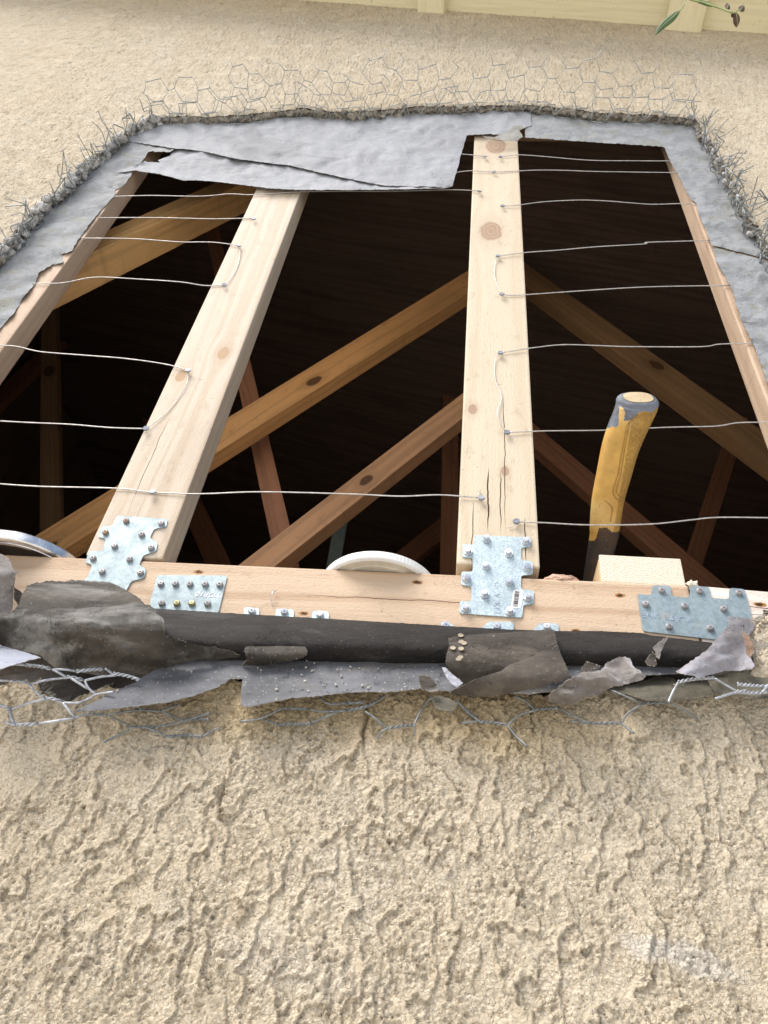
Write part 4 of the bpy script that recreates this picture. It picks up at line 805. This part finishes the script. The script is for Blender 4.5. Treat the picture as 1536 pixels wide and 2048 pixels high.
for pts, tw in [([(0, 1310), (120, 1290), (250, 1230)], 0), ([(250, 1232), (400, 1235)], 1), ([(400, 1235), (500, 1250), (640, 1245)], 0), ([(640, 1245), (760, 1215), (860, 1150)], 1), ([(120, 1290), (220, 1325)], 0), ([(220, 1328), (420, 1322)], 1), ([(420, 1320), (520, 1275), (600, 1245), (700, 1235)], 0),
                ([(470, 1165), (530, 1205), (640, 1200)], 0), ([(640, 1200), (740, 1198)], 1), ([(740, 1250), (800, 1290), (870, 1350)], 0), ([(870, 1350), (960, 1335), (1030, 1328)], 1), ([(1030, 1328), (1060, 1260), (1100, 1200), (1135, 1160)], 0), ([(870, 1350), (830, 1375), (810, 1410)], 0), ([(1030, 1325), (1030, 1395)], 0), ([(1280, 1190), (1360, 1260), (1420, 1310)], 0)]:
    strand(Z6(pts), -.0300, bool(tw), .0010, bn2)
for pts, tw in [([(165, 1000), (240, 990)], 0), ([(140, 895), (190, 950), (245, 992)], 0), ([(245, 992), (300, 996), (370, 1008)], 1), ([(370, 1010), (410, 1060), (460, 1105)], 0), ([(370, 1010), (420, 965), (490, 942)], 0), ([(490, 940), (600, 930)], 1), ([(600, 930), (670, 970), (740, 1000)], 0), ([(740, 1000), (880, 1000)], 1), ([(880, 1000), (935, 1045)], 0), ([(490, 940), (450, 900), (400, 880)], 0), ([(650, 990), (740, 1000)], 0),
                ([(880, 1000), (910, 955), (980, 910)], 0), ([(980, 910), (1090, 905)], 1), ([(1090, 905), (1150, 935), (1220, 980)], 0), ([(830, 850), (900, 880), (980, 912)], 0)]:
    strand(Z7(pts), -.0310, bool(tw), .0010, bn2)
bn3 = MB()
for pts, tw in [([(1090, 905), (1110, 860), (1135, 815)], 0), ([(1135, 815), (1200, 802), (1300, 795)], 1), ([(1300, 800), (1350, 830), (1400, 858)], 0), ([(1400, 858), (1470, 864), (1536, 860)], 1), ([(1300, 890), (1370, 868), (1440, 852)], 0), ([(1400, 825), (1500, 833), (1560, 832)], 1), ([(1510, 862), (1545, 820)], 0)]:
    strand(Z7(pts), -.050, bool(tw), .0011, bn3)
tag(bn.build('wire_netting', NETB), 'bright twisted netting strands looped over the lip at lower left', 'wire netting', 'rusty stucco netting around the hole')
tag(bn2.build('wire_netting', NETM), 'dull netting strands lying on the stucco under the lip, in the middle', 'wire netting', 'rusty stucco netting around the hole')
tag(bn3.build('wire_netting', NETB), 'bright netting strands over the olive felt at lower right', 'wire netting', 'rusty stucco netting around the hole')
# ------------------------------------------------------------------ lids on the sill
def lid(c, R_, h, ribs, matside, matface, label, name, cat, inset=.004, deep=.002, faces=2):
    e_ = empty(name, c, label, cat); n = 192
    bm = bmesh.new(); prof = [(R_-.0045, 0), (R_-.0012, .0006), (R_, .002), (R_, h-.002), (R_-.0012, h-.0004), (R_-.003, h)]
    rings_ = []
    for (r, z) in prof:
        rg = []
        for k in range(n):
            rr = r+((-.0003 if k % 2 else .0) if ribs and .0015 < z < h-.001 else 0); t = 2*math.pi*k/n; rg.append(bm.verts.new((c.x+rr*math.cos(t), c.y+rr*math.sin(t), c.z+z)))
        rings_.append(rg)
    for a_, b_ in zip(rings_[:-1], rings_[1:]):
        for k in range(n): bm.faces.new((a_[k], a_[(k+1) % n], b_[(k+1) % n], b_[k]))
    bm.faces.new(rings_[-1])
    bmo('rim', bm, matside, e_)
    bm = bmesh.new(); rings_ = []
    pf = [(R_-.0045, 0), (R_-.0055, deep), (R_*.8, deep), (R_*.78, deep*.4), (R_*.74, deep*.4), (R_*.72, deep*1.1), (.001, deep*1.1)] if faces == 2 else [(R_-.0045, 0), (R_-.006, deep), (R_*.90, deep*1.2), (R_*.88, deep*.3), (R_*.84, deep*.3), (R_*.82, deep*2), (R_*.7, deep*2.2), (.001, deep*2.2)]
    for (r, z) in pf: rings_.append([bm.verts.new((c.x+r*math.cos(2*math.pi*k/n), c.y+r*math.sin(2*math.pi*k/n), c.z+z)) for k in range(n)])
    for a_, b_ in zip(rings_[:-1], rings_[1:]):
        for k in range(n): bm.faces.new((a_[(k+1) % n], a_[k], b_[k], b_[(k+1) % n]))
    o = bmo('underside', bm, matface, e_, smooth=False); return e_
q = P(757, 1112, -.022); lid(Vector((P(755, 1130).x, .046, .5292)), .068, .0115, True, mat_plain('white_plastic', (.84, .84, .82), .35, var=.05, bd=.0001), mat_plain('cream_plastic', (.74, .68, .56), .5, var=.25, scale=25), 'white ribbed plastic jar lid lying on the sill between the two studs', 'jar_lid', 'lid', deep=.0012)
lid(Vector((P(10, 1098).x, .062, .5292)), .088, .014, False, mat_galv('tin_rim', (.66, .66, .64), (.80, .80, .78), .9, .22, 60), mat_galv('tin_shine', (.55, .56, .60), (.85, .86, .90), 1.0, .16, 14), 'shiny round metal tin lid resting on the sill at far left', 'tin_lid', 'lid', deep=.004, faces=3)
# ------------------------------------------------------------------ hammer
hm = empty('hammer', P(1190, 1150, .07), 'hammer standing in the right bay, worn yellow and black rubber grip pointing up', 'hammer')
spec = [  # (u, v, width) in the enlarged crop, depth y, thickness ratio
 (600, 1950, 215, .135, .60), (625, 1740, 222, .105, .60), (645, 1620, 226, .087, .60), (665, 1500, 232, .070, .60), (695, 1360, 248, .051, .62), (703, 1270, 262, .040, .66), (728, 1050, 276, .018, .68), (786, 800, 300, -.006, .70), (835, 600, 318, -.024, .72), (888, 450, 332, -.038, .74), (945, 320, 338, -.049, .80), (975, 245, 350, -.056, .84), (987, 190, 358, -.061, .84)]
ctr = [P(*ZH([(u, v)])[0], y) for u, v, w_, y, k in spec]
wid = []
for (u, v, w_, y, k), c in zip(spec, ctr):
    dep = -(R.T @ (np.array(c)-np.array(CAM)))[2]; wid.append((w_*350/1536)/F*dep)
cs = smoothline(ctr, 22); nn = len(cs)
wi_ = np.interp(np.linspace(0, len(spec)-1, nn), range(len(spec)), wid); ki = np.interp(np.linspace(0, len(spec)-1, nn), range(len(spec)), [s[4] for s in spec])
rx = Vector(R @ np.array([1, .05, 0])).normalized(); view = Vector(R @ np.array([0, 0, 1]))
NR = 120; Vh = []; 
for i, c in enumerate(cs):
    t = (cs[min(i+1, nn-1)]-cs[max(i-1, 0)]).normalized()
    tt = T_(nn*.80, nn-1, i); t = t.lerp(Vector((0.0, -.97, .22)), tt*.95).normalized()
    u = (rx-t*rx.dot(t)).normalized(); v = t.cross(u)
    for k in range(NR):
        a_ = 2*math.pi*k/NR; ca, sa = math.cos(a_), math.sin(a_); ex = .8
        Vh.append(c+u*(math.copysign(abs(ca)**ex, ca)*wi_[i]/2)+v*(math.copysign(abs(sa)**ex, sa)*wi_[i]/2*ki[i]))
# rounded butt
last = len(cs)-1; t = Vector((0.0, -.97, .22)).normalized(); cc = cs[-1]; rg0 = Vh[-NR:]
for s_, dz in ((.97, .0022), (.90, .0042), (.80, .0052)):
    Vh += [cc+(p-cc)*s_+t*dz for p in rg0]
nrow = nn+3
pol_top = ZH([(700, 60), (1250, 60), (1250, 230), (1165, 245), (1110, 285), (1040, 272), (1000, 290), (945, 350), (865, 358), (880, 290), (862, 245), (830, 235), (822, 330), (820, 400), (795, 418), (765, 405), (750, 420), (700, 420)])
pol_bot = ZH([(500, 1400), (600, 1412), (622, 1395), (648, 1302), (715, 1292), (765, 1335), (805, 1335), (850, 1310), (900, 1310), (900, 2100), (400, 2100), (400, 1400)])
cls = {'grip': [], 'rubber_end': [], 'shaft': []}
for i in range(nrow-1):
    for k in range(NR):
        f = (i*NR+k, i*NR+(k+1) % NR, (i+1)*NR+(k+1) % NR, (i+1)*NR+k)
        cpt = sum((Vh[j] for j in f), Vector())/4; px, py = proj(cpt)
        axis_i = i
        a1, b1 = np.array([px]), np.array([py])
        front = Vh[i*NR+k].y < cs[min(i, nn-1)].y+.004
        if i >= nn-1 or (inpoly(a1, b1, pol_top)[0] if front else i > nn*.84): cls['rubber_end'].append(f)
        elif (inpoly(a1, b1, pol_bot)[0] if front else i < nn*.42): cls['shaft'].append(f)
        else: cls['grip'].append(f)
capf = tuple(range((nrow-1)*NR, nrow*NR))
def hgrip():
    n = NT('yellow_rubber'); p = n.P
    c = n.mix(n.ramp(n.noise(p, 45, 4), .35, .65), (.58, .34, .075), (.48, .275, .065))
    c = n.mix(n.math('MULTIPLY', n.ramp(n.noise(p, 18, 4), .5, .7), .45), c, (.60, .47, .22))
    c = n.mix(n.math('MULTIPLY', n.ramp(n.noise(p, 300, 2), .62, .7), .4), c, (.25, .15, .05))
    lx = n.math('SUBTRACT', n.sep(p)[0], n.math('MULTIPLY', n.sep(p)[2], .16))
    lo = n.noise(p, 260, 2, .5, 1.5)
    sq = n.math('MULTIPLY_ADD', n.math('SINE', n.math('MULTIPLY', lo, 60)), .5, .5)
    xm = P(*ZH([(870, 700)])[0], -.02); x0_ = xm.x-xm.z*.16
    msk = n.ramp(lx, x0_+.0, x0_+.002)
    return n.fin(c, .55, 0, n.bump(n.math('MULTIPLY', sq, msk), .0007, .8), .4)
GM = {'grip': hgrip(), 'rubber_end': mat_felt('grey_rubber', (.10, .11, .13), (.20, .22, .26), None, speck=.25, rough=.6, bumpd=.0008), 'shaft': mat_felt('black_rubber', (.035, .03, .028), (.065, .055, .05), (.10, .055, .03), speck=.2, rough=.55, bumpd=.0008)}
for k_, fs in cls.items():
    ids = sorted({j for f in fs for j in f} | (set(capf) if k_ == 'rubber_end' else set())); mp = {j: i for i, j in enumerate(ids)}
    ff = [tuple(mp[j] for j in f) for f in fs]
    if k_ == 'rubber_end': ff.append(tuple(mp[j] for j in capf))
    mesh(k_, [Vh[j] for j in ids], ff, GM[k_], hm, smooth=True)
bm = bmesh.new(); ring = [cc+(p-cc)*.70+t*.0054 for p in rg0]; f = bm.faces.new([bm.verts.new(p) for p in ring]); r_ = bmesh.ops.extrude_face_region(bm, geom=[f]); bmesh.ops.translate(bm, verts=[v for v in r_['geom'] if isinstance(v, bmesh.types.BMVert)], vec=t*.0009); bmesh.ops.recalc_face_normals(bm, faces=bm.faces[:])
bmo('end_inset', bm, mat_felt('tan_rubber', (.46, .36, .22), (.58, .47, .31), None, speck=.5, bumpd=.0006), hm)
# mould seam lines on the grip
def on_grip(u, v):
    px, py = ZH([(u, v)])[0]; d = ray(px, py).normalized(); best = None
    A0 = np.array(Vh[:nn*NR]); D = A0-np.array(CAM); dd = np.array(d); tt = D@dd; dist = np.linalg.norm(D-tt[:, None]*dd, axis=1)
    ok = np.where(dist < .0022)[0]
    if len(ok) == 0: ok = [int(dist.argmin())]
    j = min(ok, key=lambda q_: tt[q_]); return CAM+d*(tt[j]-.0006)
for pts in ([(1000, 300), (925, 370), (905, 450), (870, 640), (840, 830), (805, 960), (815, 1000), (870, 1040)], [(985, 300), (905, 380), (885, 450), (850, 640), (815, 830), (775, 965), (780, 1010), (820, 1055), (845, 1062)], [(700, 1055), (765, 1115), (765, 1160), (750, 1245)]):
    m_ = MB(); m_.tube(smoothline([on_grip(*q) for q in pts], 6), .0004, 5); m_.build('moulded_line', mat_plain('amber_line', (.36, .20, .04), .6) if 'amber_line' not in bpy.data.materials else bpy.data.materials['amber_line'], hm)
hb_ = MB(); hc = cs[0]; hb_.tube([hc+Vector((-.055, 0, -.02)), hc+Vector((-.03, 0, -.02)), hc+Vector((.02, 0, -.02)), hc+Vector((.045, .0, -.03)), hc+Vector((.065, 0, -.05))], [.014, .011, .012, .009, .003], 12); hb_.build('head', mat_plain('steel', (.35, .35, .36), .35, .9), hm)
# ------------------------------------------------------------------ hanging twig at the top right
Zt = zc(1280, 0, 256/1536); TY = -.34
tw = empty('leafy_twig', P(1400, 0, TY), 'green leafy twig with dried brown flowers hanging down from above at the top right', 'twig')
m_ = MB(); m_.tube(smoothline([P(*q, TY) for q in Zt([(600, -60), (548, 0), (520, 70), (480, 125)])], 5), .0009, 6); m_.tube(smoothline([P(*q, TY) for q in Zt([(548, -40), (620, 0), (760, 30), (900, 75), (1000, 110), (1110, 155)])], 5), .0013, 6)
m_.tube(smoothline([P(*q, TY) for q in Zt([(1010, 112), (1040, 95), (1060, 70)])], 4), .0007, 5); m_.tube(smoothline([P(*q, TY) for q in Zt([(1120, 160), (1180, 125), (1220, 100)])], 4), .0007, 5)
m_.build('stem', mat_plain('green_stem', (.30, .36, .12), .6), tw)
def leaf(pts, wd, mat, name='leaf'):
    c = smoothline([P(*q, TY+.006*i) for i, q in enumerate(Zt(pts))], 10); n = len(c); bm = bmesh.new(); rows_ = []
    side = view.cross((c[-1]-c[0]).normalized()).normalized()
    for i, p in enumerate(c):
        s = math.sin(math.pi*(i/(n-1))**.85)**.8*wd; rows_.append([bm.verts.new(p+side*s*k/2+view*(-abs(k)*.15*s)) for k in (-2, -1, 0, 1, 2)])
    for a_, b_ in zip(rows_[:-1], rows_[1:]):
        for k in range(4):
            bm.faces.new((a_[k], a_[k+1], b_[k+1], b_[k]))
    bmesh.ops.remove_doubles(bm, verts=bm.verts[:], dist=1e-6); bmesh.ops.recalc_face_normals(bm, faces=bm.faces[:]); bmesh.ops.solidify(bm, geom=bm.faces[:], thickness=.0003)
    o = bmo(name, bm, mat, tw, smooth=True)
    r_ = MB(); r_.tube([p+view*.0007 for p in c], [.0006*(1-.7*i/n) for i in range(n)], 5); v_ = r_.build('leaf_vein', mat_plain('vein_green', (.42, .46, .22), .6), o)
    v_.matrix_parent_inverse = o.matrix_world.inverted()
LG = mat_plain('leaf_green', (.085, .15, .055), .5, scale=60, var=.35)
leaf([(480, 125), (380, 215), (270, 310), (170, 430)], .0052, LG); leaf([(668, 8), (760, 25), (850, 50), (930, 70)], .0042, LG)
DB = mat_plain('dried_petal', (.13, .07, .055), .8, scale=200, var=.5)
for pts, wd in (([(1145, 150), (1160, 210), (1165, 270), (1160, 330)], .0052), ([(1200, 130), (1225, 95), (1250, 62)], .0050), ([(1045, 105), (1055, 70), (1062, 35)], .0046), ([(1160, 150), (1120, 180), (1105, 210)], .003)): leaf(pts, wd, DB, 'dried_flower')

# ------------------------------------------------------------------ small debris
rd = random.Random(12); bm = bmesh.new(); dsp = np.array(strip)
k_ = 0
while k_ < 55:
    px, py = rd.uniform(200, 1330), rd.uniform(1318, 1405)
    if not inpoly(np.array([px]), np.array([py]), strip)[0]: continue
    y = -.0165-.038*T_(1308, 1415, py); r = rd.uniform(.0005, .0017); c = P(px, py, y); g_ = bmesh.ops.create_icosphere(bm, subdivisions=1, radius=r)
    for v in g_['verts']: v.co = v.co*(1+.6*noise.noise(v.co*900+Vector((k_, 0, 0))))+c
    k_ += 1
tag(bmo('mortar_crumbs', bm, mat_mortar('crumb', (.50, .46, .40), (.70, .67, .60))), 'pale mortar crumbs scattered on the grey felt strip', 'crumbs', kind='stuff')
m_ = MB(); m_.tube(smoothline([P(552, 1181, -.003), P(545, 1186, -.006), P(543, 1196, -.004), P(544, 1210, -.0015)], 5), .0006, 6)
tag(m_.build('bent_staple', SCREW), 'thin bent bright staple sticking out of the sill left of the lid', 'staple')
